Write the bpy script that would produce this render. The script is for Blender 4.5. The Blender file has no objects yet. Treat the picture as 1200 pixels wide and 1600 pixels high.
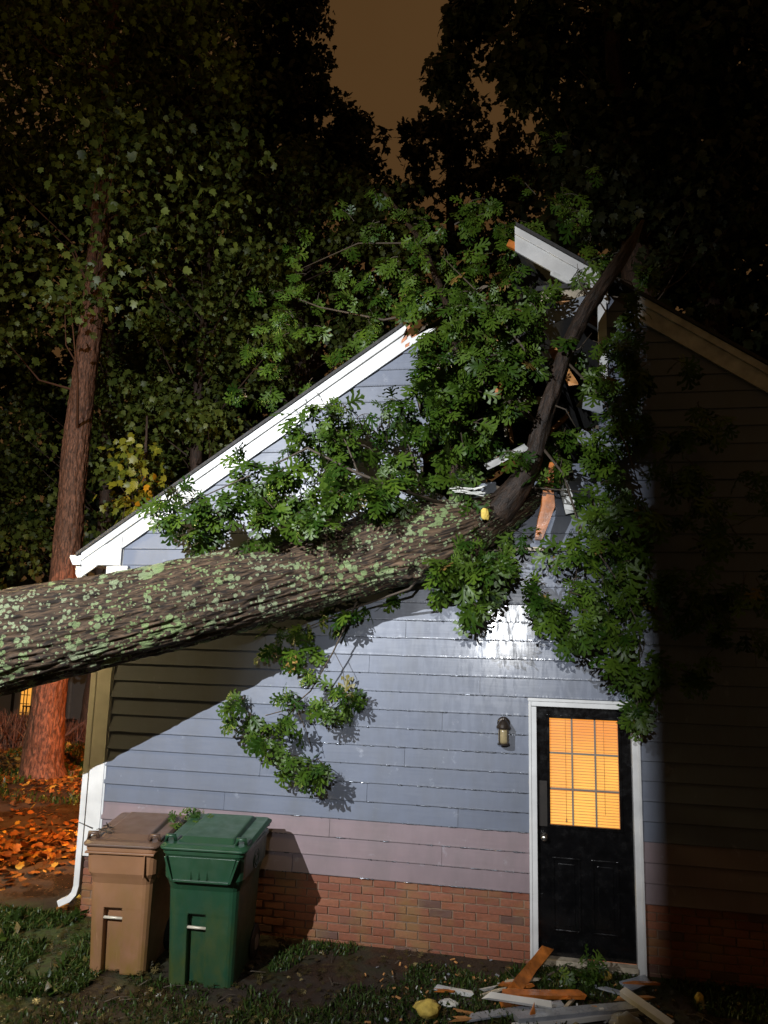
import bpy, bmesh, math, random
import numpy as np
from mathutils import Vector, Matrix

C = bpy.context.scene.collection
scene = bpy.context.scene
random.seed(7)
RNG = np.random.default_rng(11)
PI = math.pi

# ------------------------------------------------------------------ camera
CAM = np.array([-0.1974, -6.6761, 2.8396])
FPX, YAW, PITCH, ROLL = 1109.0, -0.1821, 0.153, 0.024
_f = np.array([math.sin(YAW) * math.cos(PITCH), math.cos(YAW) * math.cos(PITCH), math.sin(PITCH)])
_r = np.array([math.cos(YAW), -math.sin(YAW), 0.0])
_u = np.cross(_r, _f)
_c, _s = math.cos(ROLL), math.sin(ROLL)
RIGHT, UP, FWD = _c * _r + _s * _u, -_s * _r + _c * _u, _f
cam_d = bpy.data.cameras.new('camera')
cam_d.sensor_width = 36.0
cam_d.lens = 36.0 * FPX / 1600.0
cam_d.clip_start, cam_d.clip_end = 0.05, 600
cam = bpy.data.objects.new('camera', cam_d)
C.objects.link(cam)
cam.matrix_world = Matrix(((RIGHT[0], UP[0], -FWD[0], CAM[0]), (RIGHT[1], UP[1], -FWD[1], CAM[1]),
                           (RIGHT[2], UP[2], -FWD[2], CAM[2]), (0, 0, 0, 1)))
scene.camera = cam


def ray(x, y):
    return RIGHT * ((x - 600) / FPX) + UP * ((800 - y) / FPX) + FWD


def at(x, y, Y=0.0):
    """point of the plane Y = const seen at a photo pixel (measuring the place from the photo)"""
    d = ray(x, y)
    return Vector(CAM + d * ((Y - CAM[1]) / d[1]))


def gnd(x, y, z=0.0):
    d = ray(x, y)
    return Vector(CAM + d * ((z - CAM[2]) / d[2]))


# ------------------------------------------------------------------ world, lights, exposure
vs = scene.view_settings
scene.display_settings.display_device = 'sRGB'
vs.view_transform = 'Standard'
vs.look = 'None'
vs.gamma = 1.0
vs.use_curve_mapping = False
vs.exposure = 0.0
W = bpy.data.worlds.new('World')
scene.world = W
W.use_nodes = True
wn = W.node_tree
bg = wn.nodes['Background']
wtc = wn.nodes.new('ShaderNodeTexCoord')
wno = wn.nodes.new('ShaderNodeTexNoise')
wno.inputs['Scale'].default_value = 2.2
wno.inputs['Detail'].default_value = 4
wmx = wn.nodes.new('ShaderNodeMix')
wmx.data_type = 'RGBA'
wmx.inputs['A'].default_value = (0.054, 0.027, 0.0090, 1)     # low cloud lit orange by the town
wmx.inputs['B'].default_value = (0.090, 0.0460, 0.0170, 1)
wn.links.new(wtc.outputs['Generated'], wno.inputs['Vector'])
wn.links.new(wno.outputs['Fac'], wmx.inputs['Factor'])
wn.links.new(wmx.outputs['Result'], bg.inputs['Color'])
bg.inputs['Strength'].default_value = 1.0


def lamp(name, kind, loc, energy, color, radius=0.05, target=None, size=None, blend=0.5):
    l = bpy.data.lights.new(name, kind)
    l.energy, l.color = energy, color
    l.shadow_soft_size = radius
    if kind == 'SPOT':
        l.spot_size, l.spot_blend = size, blend
    o = bpy.data.objects.new(name, l)
    C.objects.link(o)
    o.location = loc
    if target is not None:
        o.rotation_euler = (Vector(target) - Vector(loc)).to_track_quat('-Z', 'Y').to_euler()
    return o


KEY = Vector((-4.8, -9.5, 6.5))
lamp('floodlight', 'SPOT', KEY, 8700, (0.93, 0.96, 1.0), 0.016, KEY + Vector((0.35, 9.5, -2.15)), math.radians(75), 1.0)   # flood high on the left, behind the viewer
lamp('highlight_lamp', 'SPOT', (-0.36, -8.15, 3.95), 1100, (0.95, 0.97, 1.0), 0.014, (-0.55, 0, 2.1), math.radians(34), 0.8)                      # small lamp put behind the viewer for the wet siding's highlight
lamp('yard_lamp_light', 'POINT', (-6.6, -0.8, 3.9), 430, (1.0, 0.72, 0.30), 0.12)                     # sodium lamp in the yard, left
lamp('porch_light', 'SPOT', (-4.75, 3.3, 2.75), 1500, (1.0, 0.31, 0.075), 0.08, (-6.9, 3.3, 0.9), math.radians(132), 0.5)                              # on the house's left side wall

# ------------------------------------------------------------------ helpers


def tag(o, label=None, cat=None, group=None, kind=None):
    if label: o['label'] = label
    if cat: o['category'] = cat
    if group: o['group'] = group
    if kind: o['kind'] = kind
    return o


def empty(name, loc, label, cat, group=None):
    o = bpy.data.objects.new(name, None)
    C.objects.link(o)
    o.location = loc
    return tag(o, label, cat, group)


def link(name, me, mat, parent=None, smooth=False):
    if mat is not None and not me.materials:
        for m in (mat if isinstance(mat, (list, tuple)) else [mat]):
            me.materials.append(m)
    if smooth:
        me.polygons.foreach_set('use_smooth', [True] * len(me.polygons))
    o = bpy.data.objects.new(name, me)
    C.objects.link(o)
    if parent is not None:
        o.parent = parent
        # geometry is built in world coordinates: keep it there under unrotated parents
        o.location = -parent.matrix_world_loc if False else Vector((0, 0, 0))
    return o


class MB:
    """mesh builder; coordinates are in the space given by self.M"""

    def __init__(self, M=None):
        self.v, self.f, self.mi = [], [], []
        self.M = M or Matrix.Identity(4)

    def add(self, vs, fs, mi=0):
        n = len(self.v)
        self.v += [tuple(self.M @ Vector(p)) for p in vs]
        for f in fs:
            self.f.append(tuple(n + i for i in f))
            self.mi.append(mi)

    def box(self, lo, hi, mi=0):
        x0, y0, z0 = lo
        x1, y1, z1 = hi
        self.add([(x0, y0, z0), (x1, y0, z0), (x1, y1, z0), (x0, y1, z0), (x0, y0, z1), (x1, y0, z1), (x1, y1, z1), (x0, y1, z1)],
                 [(0, 3, 2, 1), (4, 5, 6, 7), (0, 1, 5, 4), (1, 2, 6, 5), (2, 3, 7, 6), (3, 0, 4, 7)], mi)

    def prism(self, poly, y0, y1, mi=0):
        """polygon in X,Z (counter-clockwise seen from -Y) extruded from y0 (front) to y1"""
        n = len(poly)
        vs = [(x, y0, z) for x, z in poly] + [(x, y1, z) for x, z in poly]
        fs = [tuple(range(n)), tuple(range(2 * n - 1, n - 1, -1))]
        fs += [(i, i + n, (i + 1) % n + n, (i + 1) % n) for i in range(n)]
        self.add(vs, fs, mi)

    def beam(self, a, b, w, h, up=(0, 0, 1), mi=0, jag=0.0, seg=1):
        a, b = Vector(a), Vector(b)
        d = (b - a).normalized()
        up = Vector(up)
        s = d.cross(up).normalized()
        u = s.cross(d).normalized()
        rings = []
        for k in range(seg + 1):
            p = a.lerp(b, k / seg)
            ring = []
            for (i, j) in ((-1, -1), (1, -1), (1, 1), (-1, 1)):
                q = p + s * (i * w / 2) + u * (j * h / 2)
                if k in (0, seg):
                    q += d * random.uniform(-jag, jag)
                elif jag:
                    q += s * random.uniform(-.06, .06) * w + u * random.uniform(-.06, .06) * h
                ring.append(q)
            rings.append(ring)
        vs = [q for r in rings for q in r]
        fs = [(3, 2, 1, 0), tuple(4 * seg + i for i in range(4))]
        for k in range(seg):
            for i in range(4):
                j = (i + 1) % 4
                fs.append((4 * k + i, 4 * k + j, 4 * k + 4 + j, 4 * k + 4 + i))
        self.add(vs, fs, mi)

    def tube(self, pts, rad, n=6, mi=0, caps=True):
        pts = [Vector(p) for p in pts]
        if not isinstance(rad, (list, tuple)): rad = [rad] * len(pts)
        rings = []
        ref = Vector((0.13, 0.21, 0.97))
        for k, p in enumerate(pts):
            d = (pts[min(k + 1, len(pts) - 1)] - pts[max(k - 1, 0)]).normalized()
            s = d.cross(ref)
            if s.length < 1e-3: s = d.cross(Vector((1, 0, 0)))
            s.normalize()
            u = s.cross(d)
            rings.append([p + (s * math.cos(2 * PI * i / n) + u * math.sin(2 * PI * i / n)) * rad[k] for i in range(n)])
        vs = [q for r in rings for q in r]
        fs = []
        for k in range(len(pts) - 1):
            for i in range(n):
                j = (i + 1) % n
                fs.append((k * n + i, k * n + j, k * n + n + j, k * n + n + i))
        if caps:
            fs.append(tuple(range(n - 1, -1, -1)))
            fs.append(tuple((len(pts) - 1) * n + i for i in range(n)))
        self.add(vs, fs, mi)

    def lathe(self, c, prof, n=16, axis='Z', mi=0):
        c = Vector(c)
        vs = []
        for r, h in prof:
            for i in range(n):
                a = 2 * PI * i / n
                p = (r * math.cos(a), r * math.sin(a), h)
                if axis == 'Y': p = (p[0], p[2], p[1])
                if axis == 'X': p = (p[2], p[0], p[1])
                vs.append(c + Vector(p))
        fs = []
        for k in range(len(prof) - 1):
            for i in range(n):
                j = (i + 1) % n
                fs.append((k * n + i, k * n + j, k * n + n + j, k * n + n + i))
        fs.append(tuple(range(n - 1, -1, -1)))
        fs.append(tuple((len(prof) - 1) * n + i for i in range(n)))
        self.add(vs, fs, mi)

    def build(self, name, mat, parent=None, smooth=False, bevel=0, off=None):
        me = bpy.data.meshes.new(name)
        if off is None:
            r_ = parent
            while r_ is not None and r_.parent is not None: r_ = r_.parent
            off = Vector(r_.location) if r_ is not None else Vector((0, 0, 0))
        v = [tuple(Vector(p) - off) for p in self.v]
        me.from_pydata(v, [], self.f)
        mats = mat if isinstance(mat, (list, tuple)) else [mat]
        for m in mats: me.materials.append(m)
        me.polygons.foreach_set('material_index', self.mi)
        bm = bmesh.new()
        bm.from_mesh(me)
        bmesh.ops.recalc_face_normals(bm, faces=bm.faces)
        if bevel:
            bmesh.ops.bevel(bm, geom=[e for e in bm.edges if len(e.link_faces) == 2 and e.calc_face_angle(0) > 0.6], offset=bevel, segments=2, affect='EDGES', profile=0.5)
        bm.to_mesh(me)
        bm.free()
        if smooth: me.polygons.foreach_set('use_smooth', [True] * len(me.polygons))
        o = bpy.data.objects.new(name, me)
        C.objects.link(o)
        if parent is not None: o.parent = parent
        return o


def vnoise(p, seed=0):
    """vectorised value noise in 3D, about -1..1"""
    p = np.asarray(p, float)
    i = np.floor(p).astype(np.int64)
    f = p - i
    f = f * f * (3 - 2 * f)

    def h(a):
        n = (a[..., 0] * 374761393 + a[..., 1] * 668265263 + a[..., 2] * 2147483647 + seed * 974711) & 0xffffffff
        n = ((n ^ (n >> 13)) * 1274126177) & 0xffffffff
        n = ((n ^ (n >> 16)) * 2246822519) & 0xffffffff
        return (n & 0xffff) / 32767.5 - 1
    out = 0
    for dx in (0, 1):
        for dy in (0, 1):
            for dz in (0, 1):
                w = (f[..., 0] if dx else 1 - f[..., 0]) * (f[..., 1] if dy else 1 - f[..., 1]) * (f[..., 2] if dz else 1 - f[..., 2])
                out = out + w * h(i + np.array([dx, dy, dz]))
    return out


def np_mesh(name, verts, tris, mat, tint=None, uv=None, smooth=False):
    """big mesh from arrays: verts (n,3), faces (m,k)"""
    me = bpy.data.meshes.new(name)
    n, (m, k) = len(verts), tris.shape
    me.vertices.add(n)
    me.vertices.foreach_set('co', np.ascontiguousarray(verts, dtype=np.float32).ravel())
    me.loops.add(m * k)
    me.loops.foreach_set('vertex_index', np.ascontiguousarray(tris, dtype=np.int32).ravel())
    me.polygons.add(m)
    me.polygons.foreach_set('loop_start', np.arange(0, m * k, k, dtype=np.int32))
    me.polygons.foreach_set('loop_total', np.full(m, k, dtype=np.int32))
    if smooth: me.polygons.foreach_set('use_smooth', np.ones(m, dtype=bool))
    me.update(calc_edges=True)
    me.validate()
    if tint is not None:
        a = me.attributes.new('tint', 'FLOAT', 'POINT')
        a.data.foreach_set('value', np.ascontiguousarray(tint, dtype=np.float32))
    if uv is not None:
        l = me.uv_layers.new(name='UVMap')
        l.data.foreach_set('uv', np.ascontiguousarray(uv, dtype=np.float32)[tris.ravel()].ravel())
    me.materials.append(mat)
    return me


# ------------------------------------------------------------------ materials


class Mat:
    def __init__(self, name):
        self.m = bpy.data.materials.new(name)
        self.m.use_nodes = True
        self.t = self.m.node_tree
        self.b = self.t.nodes['Principled BSDF']

    def n(self, kind, **kw):
        nd = self.t.nodes.new(kind)
        for k, v in kw.items():
            if hasattr(nd, k): setattr(nd, k, v)
            else: nd.inputs[k.replace('_', ' ')].default_value = v
        return nd

    def l(self, a, b):
        self.t.links.new(a, b)

    def math(self, op, a, b=None, c=None, clamp=False):
        nd = self.t.nodes.new('ShaderNodeMath')
        nd.operation = op
        nd.use_clamp = clamp
        for i, x in enumerate((a, b, c)):
            if x is None: continue
            if hasattr(x, 'is_output'): self.l(x, nd.inputs[i])
            else: nd.inputs[i].default_value = x
        return nd.outputs[0]

    def mix(self, fac, a, b):
        nd = self.t.nodes.new('ShaderNodeMix')
        nd.data_type = 'RGBA'
        for s, x in (('Factor', fac), ('A', a), ('B', b)):
            if hasattr(x, 'is_output'): self.l(x, nd.inputs[s])
            else: nd.inputs[s].default_value = x if s == 'Factor' else (*x, 1)
        return nd.outputs['Result']

    def pos(self, scale=(1, 1, 1), obj=False):
        if obj:
            o = self.n('ShaderNodeTexCoord').outputs['Object']
        else:
            o = self.n('ShaderNodeNewGeometry').outputs['Position']
        mp = self.n('ShaderNodeMapping')
        mp.inputs['Scale'].default_value = scale
        self.l(o, mp.inputs['Vector'])
        return mp.outputs['Vector']

    def noise(self, vec, scale=1.0, detail=4, rough=0.55, dist=0.0):
        nd = self.n('ShaderNodeTexNoise')
        nd.inputs['Scale'].default_value = scale
        nd.inputs['Detail'].default_value = detail
        nd.inputs['Roughness'].default_value = rough
        nd.inputs['Distortion'].default_value = dist
        self.l(vec, nd.inputs['Vector'])
        return nd.outputs['Fac']

    def ramp(self, fac, *stops):
        nd = self.n('ShaderNodeMapRange')
        nd.clamp = True
        self.l(fac, nd.inputs['Value'])
        for k, v in zip(('From Min', 'From Max', 'To Min', 'To Max'), stops): nd.inputs[k].default_value = v
        return nd.outputs['Result']

    def bump(self, h, strength=0.3, dist=0.01, prev=None):
        nd = self.n('ShaderNodeBump')
        nd.inputs['Strength'].default_value = strength
        nd.inputs['Distance'].default_value = dist
        self.l(h, nd.inputs['Height'])
        if prev is not None: self.l(prev, nd.inputs['Normal'])
        return nd.outputs['Normal']

    def set(self, **kw):
        for k, v in kw.items():
            s = self.b.inputs[k.replace('_', ' ')]
            if hasattr(v, 'is_output'): self.l(v, s)
            elif k in ('Base_Color', 'Emission_Color'): s.default_value = (*v, 1)
            else: s.default_value = v
        return self


def simple(name, col, rough=0.5, var=0.25, scale=9.0, bump=0.0, metal=0.0, spec=0.5, bscale=60, coat=0.0):
    m = Mat(name)
    p = m.pos()
    f = m.noise(p, scale, 5)
    a = tuple(c * (1 - var) for c in col)
    b = tuple(min(1, c * (1 + var)) for c in col)
    m.set(Base_Color=m.mix(m.ramp(f, .3, .7, 0, 1), a, b), Metallic=metal, Specular_IOR_Level=spec)
    m.set(Roughness=m.ramp(m.noise(p, scale * 2.3, 4), .3, .7, max(.02, rough - .12), min(1, rough + .12)))
    if coat: m.set(Coat_Weight=coat, Coat_Roughness=.12)
    if bump: m.set(Normal=m.bump(m.noise(p, bscale, 5), bump, .004))
    return m.m


EXPO = 0.1641        # siding exposure
Z0 = 1.05            # bottom edge of the lowest blue board


def siding_mat(name, col):
    m = Mat(name)
    g = m.n('ShaderNodeNewGeometry').outputs['Position']
    sep = m.n('ShaderNodeSeparateXYZ')
    m.l(g, sep.inputs[0])
    inrow = m.math('FRACT', m.math('DIVIDE', m.math('SUBTRACT', sep.outputs['Z'], Z0 - EXPO * 20), EXPO))   # 0 at the butt edge
    row = m.math('FLOOR', m.math('DIVIDE', m.math('SUBTRACT', sep.outputs['Z'], Z0 - EXPO * 20), EXPO))
    cmb = m.n('ShaderNodeCombineXYZ')
    m.l(sep.outputs['X'], cmb.inputs[0])
    m.l(m.math('MULTIPLY', row, 3.71), cmb.inputs[1])
    m.l(m.math('MULTIPLY', inrow, EXPO), cmb.inputs[2])

    def mp(scale):
        q = m.n('ShaderNodeMapping')
        q.inputs['Scale'].default_value = scale
        m.l(cmb.outputs[0], q.inputs['Vector'])
        return q.outputs['Vector']
    big = m.noise(m.pos(), 1.1, 4)
    streak = m.noise(mp((26, 1, 5)), 1.0, 5, .6)          # runs of water down each board
    fine = m.noise(m.pos((1, 1, 1)), 220, 3)
    grain = m.noise(mp((4, 1, 90)), 1.0, 4)
    info = m.n('ShaderNodeObjectInfo').outputs['Random']
    dirt = m.ramp(m.noise(m.pos((1.5, 1, .6)), 2.6, 6, .65), .42, .75, 0, 1)
    c1 = m.mix(m.ramp(big, .3, .7, 0, 1), tuple(c * .90 for c in col), tuple(c * 1.06 for c in col))
    c2 = m.mix(m.math('MULTIPLY', dirt, .34), c1, (.10, .10, .09))
    c3 = m.mix(m.math('MULTIPLY', m.ramp(info, 0, 1, 0, 1), .12), c2, tuple(c * .72 for c in col))
    spots = m.ramp(m.noise(m.pos(), 5.2, 5, .7), .62, .72, 0, .36)
    c4 = m.mix(spots, c3, (.45, .47, .52))
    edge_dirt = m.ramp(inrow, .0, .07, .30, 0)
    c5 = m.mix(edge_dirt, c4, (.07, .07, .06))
    # water film: runs and beads, on the right half where the tree pours down
    wetx = m.ramp(sep.outputs['X'], -1.95, -.95, 0, 1)
    wetz = m.math('MULTIPLY', m.ramp(sep.outputs['Z'], 1.35, 2.1, .25, 1), m.ramp(sep.outputs['Z'], 3.3, 3.6, 1, .6))
    wet = m.math('MULTIPLY', m.ramp(streak, .38, .56, .28, 1), m.math('MULTIPLY', wetx, wetz))
    m.set(Base_Color=m.mix(m.math('MULTIPLY', wet, .25), c5, tuple(c * .55 for c in col)))
    m.set(Roughness=m.ramp(grain, .3, .7, .34, .50), Specular_IOR_Level=.45)
    m.set(Coat_Weight=m.math('ADD', .12, m.math('MULTIPLY', wet, .88)), Coat_Roughness=m.ramp(streak, .38, .58, .26, .12), Coat_IOR=1.45)
    drip = m.math('MULTIPLY', m.ramp(inrow, 0, .13, 1, 0), m.ramp(m.noise(mp((70, 1, 0)), 1, 3), .45, .62, 0, 1))
    h = m.math('ADD', m.math('MULTIPLY', grain, .35), m.math('ADD', m.math('MULTIPLY', fine, .22), m.math('MULTIPLY', drip, 2.0)))
    nb = m.bump(h, .16, .004)
    wavy = m.bump(m.noise(m.pos((1, 1, 1)), 3.4, 3), .55, .006, nb)
    cw = m.bump(m.noise(m.pos((1, 1, 1)), 2.6, 2), .5, .006)
    soft = m.noise(mp((18, 1, 5)), 1.0, 1)
    beads = m.noise(m.pos((1, 1, 1)), 130, 1)
    wv = m.bump(m.math('ADD', soft, m.math('ADD', m.math('MULTIPLY', beads, .10), m.math('MULTIPLY', drip, 2.0))), .20, .0022, cw)
    m.set(Normal=wavy)
    m.l(wv, m.b.inputs['Coat Normal'])
    return m.m


M = {}
M['siding'] = siding_mat('blue_grey_siding', (.138, .158, .208))
M['siding_low'] = siding_mat('mauve_siding', (.232, .176, .188))
M['sheathing'] = simple('sheathing', (.10, .075, .05), .8, .3, 6)
M['white'] = simple('white_paint', (.60, .60, .59), .42, .13, 5, .15, coat=.15)
M['old_white'] = simple('weathered_white_paint', (.55, .55, .53), .5, .28, 9, .25)
M['door_black'] = simple('black_door_paint', (.0035, .0035, .004), .20, .3, 7, .08)
M['mortar'] = simple('mortar', (.20, .13, .085), .85, .25, 20, .5, bscale=160)
M['wood_in'] = simple('fresh_split_wood', (.42, .20, .065), .6, .45, 14, .5, bscale=90)
M['wood_orange'] = simple('wet_orange_wood', (.40, .125, .022), .35, .6, 9, .3, bscale=70, coat=.3)
M['wood_old'] = simple('pale_weathered_wood', (.42, .36, .27), .65, .3, 18, .4, bscale=90)
M['grey_vinyl'] = simple('grey_siding_scrap', (.27, .29, .33), .3, .25, 9, .1, coat=.4)
M['foam'] = simple('yellow_foam', (.62, .45, .09), .8, .3, 18, .9, bscale=45)
M['foam_white'] = simple('white_foam', (.62, .62, .58), .7, .2, 18, .6, bscale=60)
M['shingle'] = simple('dark_shingles', (.035, .034, .034), .8, .3, 22, .6, bscale=130)
M['metal'] = simple('brushed_steel', (.62, .60, .56), .28, .1, 30, 0, 1.0)
M['bar'] = simple('galvanised_bar', (.62, .56, .44), .45, .15, 30, 0, .2)
M['bronze'] = simple('dark_bronze', (.035, .026, .020), .35, .3, 20, .1, .4)
M['rubber'] = simple('black_rubber', (.010, .010, .010), .55, .2, 20)
M['twig'] = simple('twig_bark', (.055, .040, .026), .7, .3, 30, .4)
M['far_wall'] = simple('far_house_wall', (.42, .41, .40), .7, .08, 1)
M['far_dark'] = simple('far_dark_trim', (.03, .025, .02), .6, .2, 3)
M['asphalt'] = simple('wet_asphalt', (.045, .043, .040), .35, .3, 3, .3, bscale=90)
M['concrete'] = simple('old_concrete', (.28, .25, .20), .7, .25, 8, .4, bscale=80)
M['rag'] = simple('clear_plastic_scrap', (.30, .31, .30), .25, .2, 12)


def brick_mat():
    m = Mat('red_brick')
    p = m.pos()
    r = m.n('ShaderNodeObjectInfo').outputs['Random']
    a = m.mix(r, (.19, .058, .030), (.27, .098, .048))
    dark = m.ramp(r, .90, .93, 0, .75)
    b = m.mix(dark, a, (.055, .040, .040))
    sp = m.ramp(m.noise(p, 34, 5, .7), .40, .72, 0, .55)
    c = m.mix(sp, b, (.115, .052, .030))
    moss = m.ramp(m.noise(p, 2.4, 4), .50, .66, 0, .5)
    m.set(Base_Color=m.mix(moss, c, (.20, .13, .04)), Roughness=m.ramp(m.noise(p, 14, 3), .3, .7, .42, .75))
    m.set(Normal=m.bump(m.noise(p, 110, 5), .55, .004))
    return m.m


M['brick'] = brick_mat()


def plastic(name, col, stain):
    m = Mat(name)
    p = m.pos()
    d = m.ramp(m.noise(m.pos((1, 1, .45)), 5, 6, .7), .42, .64, 0, .95)
    sep = m.n('ShaderNodeSeparateXYZ')
    m.l(p, sep.inputs[0])
    low = m.ramp(m.math('ADD', sep.outputs['Z'], m.math('MULTIPLY', m.noise(p, 6, 4), .5)), .35, 1.05, .95, .12)
    a = m.mix(m.ramp(m.noise(p, 2.6, 4), .3, .7, 0, 1), tuple(c * .82 for c in col), tuple(c * 1.1 for c in col))
    b = m.mix(m.math('MULTIPLY', d, low), a, stain)
    scr = m.ramp(m.noise(m.pos((40, 40, 3)), 1, 4), .68, .75, 0, .25)
    m.set(Base_Color=m.mix(scr, b, tuple(min(1, c * 1.8 + .05) for c in col)))
    m.set(Roughness=m.ramp(m.noise(p, 9, 4), .3, .7, .30, .55), Coat_Weight=.15, Coat_Roughness=.2)
    m.set(Normal=m.bump(m.noise(p, 260, 2), .12, .002))
    return m.m


M['brown_bin'] = plastic('brown_cart_plastic', (.27, .135, .068), (.20, .12, .03))
M['green_bin'] = plastic('green_cart_plastic', (.015, .060, .029), (.060, .075, .016))
M['brown_lid'] = plastic('brown_lid_plastic', (.115, .066, .045), (.10, .09, .03))


def leaf_mat(name, c_dark, c_light, c_rare, rare=.97, rough=.33, trans=.25, back=1.35):
    m = Mat(name)
    at_ = m.n('ShaderNodeAttribute', attribute_name='tint').outputs['Fac']
    if True:
        c = m.mix(m.ramp(at_, 0, 1, 0, 1), c_dark, c_light)
        c = m.mix(m.ramp(at_, rare, rare + .01, 0, 1), c, c_rare)
    geo = m.n('ShaderNodeNewGeometry')
    vein = m.noise(m.pos(), 45, 3)
    c = m.mix(m.ramp(vein, .3, .7, 0, .25), c, tuple(x * .7 for x in c_dark))
    c2 = m.mix(m.math('MULTIPLY', geo.outputs['Backfacing'], .45), c, tuple(min(1, x * back + .02) for x in c_light))
    m.set(Base_Color=c2, Roughness=rough, Specular_IOR_Level=.28)
    m.set(Normal=m.bump(m.noise(m.pos(), 60, 3), .25, .004))
    tr = m.n('ShaderNodeBsdfTranslucent')
    m.l(c, tr.inputs['Color'])
    ms = m.n('ShaderNodeMixShader')
    ms.inputs[0].default_value = trans
    m.l(m.b.outputs[0], ms.inputs[1])
    m.l(tr.outputs[0], ms.inputs[2])
    m.l(ms.outputs[0], m.t.nodes['Material Output'].inputs['Surface'])
    return m.m


M['oak_leaf'] = leaf_mat('oak_leaf', (.016, .046, .004), (.078, .132, .012), (.22, .13, .035), .985, .42, .14)
M['wood_leaf'] = leaf_mat('woodland_leaf', (.012, .026, .005), (.110, .138, .022), (.46, .25, .02), .975, .45)
M['shaded_leaf'] = leaf_mat('shaded_woodland_leaf', (.008, .013, .004), (.028, .036, .010), (.07, .05, .015), .98, .5, .1)  # near-black copy of the woodland leaf: shade put into the colour of unlit trees
M['yellow_leaf'] = leaf_mat('yellowing_leaf', (.10, .13, .015), (.30, .26, .02), (.55, .24, .012), .75, .38)
M['litter'] = leaf_mat('fallen_leaf', (.07, .026, .008), (.34, .14, .028), (.46, .30, .05), .88, .45, .1)
M['litter_near'] = leaf_mat('wet_leaf_litter', (.020, .018, .006), (.075, .055, .018), (.34, .27, .11), .95, .3, .1)
M['grass'] = leaf_mat('grass_blade', (.010, .026, .004), (.042, .074, .009), (.12, .09, .03), .93, .4, .2)
M['plume'] = leaf_mat('reddish_grass', (.07, .035, .022), (.17, .085, .06), (.24, .15, .08), .9, .6, .2)


def bark_mat(name, c0, c1, uvs=(1, 1), lichen=0.0, wet=.45):
    m = Mat(name)
    uv = m.n('ShaderNodeUVMap').outputs[0]

    def mp(s):
        q = m.n('ShaderNodeMapping')
        q.inputs['Scale'].default_value = (*s, 1)
        m.l(uv, q.inputs['Vector'])
        return q.outputs['Vector']
    n1 = m.noise(mp((9, 46)), 1, 6, .65, .6)
    n2 = m.noise(mp((60, 130)), 1, 5, .7)
    n3 = m.noise(mp((1.2, 2.5)), 1, 3)
    f = m.ramp(n1, .42, .64, 0, 1)
    c = m.mix(f, c0, c1)
    c = m.mix(m.ramp(n3, .35, .7, 0, .5), c, tuple(x * .55 for x in c0))
    c = m.mix(m.ramp(n2, .60, .76, 0, .55), c, tuple(min(1, x * 2.0) for x in c1))
    h = m.math('ADD', n1, m.math('MULTIPLY', n2, .45))
    rough = m.ramp(n2, .3, .7, wet, wet + .3)
    if lichen:
        def vor(s, rnd):
            v = m.n('ShaderNodeTexVoronoi')
            v.inputs['Scale'].default_value = s
            v.inputs['Randomness'].default_value = rnd
            m.l(mp((1, 1)), v.inputs['Vector'])
            return v
        wob = m.math('MULTIPLY', m.math('SUBTRACT', m.noise(mp((70, 70)), 1, 4, .65), .5), .75)
        tot = None
        for s, th, base in ((9, .50, .44), (17, .48, .41), (34, .46, .375)):
            v = vor(s, 1.0)
            size = m.ramp(m.noise(mp((2.0, 2.8)), s * .055, 5, .72), base + .00, base + .20, 0, 1)
            sepc = m.n('ShaderNodeSeparateColor')
            m.l(v.outputs['Color'], sepc.inputs[0])
            thr = m.math('MULTIPLY', m.math('MULTIPLY', size, m.ramp(sepc.outputs[0], .25, .8, .0, 1.5)), th)
            d = m.math('ADD', v.outputs['Distance'], m.math('MULTIPLY', wob, .85))
            k = m.ramp(m.math('SUBTRACT', thr, d), -.02, .02, 0, 1)
            tot = k if tot is None else m.math('MAXIMUM', tot, k)
        lc = m.mix(m.noise(mp((95, 95)), 1, 4, .7), (.13, .20, .065), (.36, .47, .21))
        lc = m.mix(m.ramp(n3, .4, .6, 0, 1), lc, m.mix(m.noise(mp((120, 120)), 1, 3), (.19, .23, .12), (.40, .46, .29)))
        holes = m.ramp(m.noise(mp((150, 150)), 1, 3, .7), .36, .46, 0, 1)
        tot = m.math('MULTIPLY', tot, holes)
        c = m.mix(m.math('MULTIPLY', tot, lichen), c, lc)
        h = m.math('ADD', h, m.math('MULTIPLY', tot, m.math('ADD', .06, m.math('MULTIPLY', n2, .5))))
        rough = m.math('MAXIMUM', rough, m.math('MULTIPLY', tot, .85))
    m.set(Base_Color=c, Roughness=rough, Specular_IOR_Level=.35)
    m.set(Normal=m.bump(h, .9, .014))
    return m.m


M['oak_bark'] = bark_mat('oak_bark', (.012, .007, .004), (.165, .104, .060), lichen=1.0, wet=.55)
M['limb_bark'] = bark_mat('limb_bark', (.014, .009, .006), (.062, .036, .022), wet=.4)
M['wood_bark'] = bark_mat('woodland_bark', (.050, .022, .012), (.24, .105, .060), wet=.5)
M['dark_bark'] = bark_mat('dark_woodland_bark', (.03, .018, .012), (.09, .05, .032), wet=.5)


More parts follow.
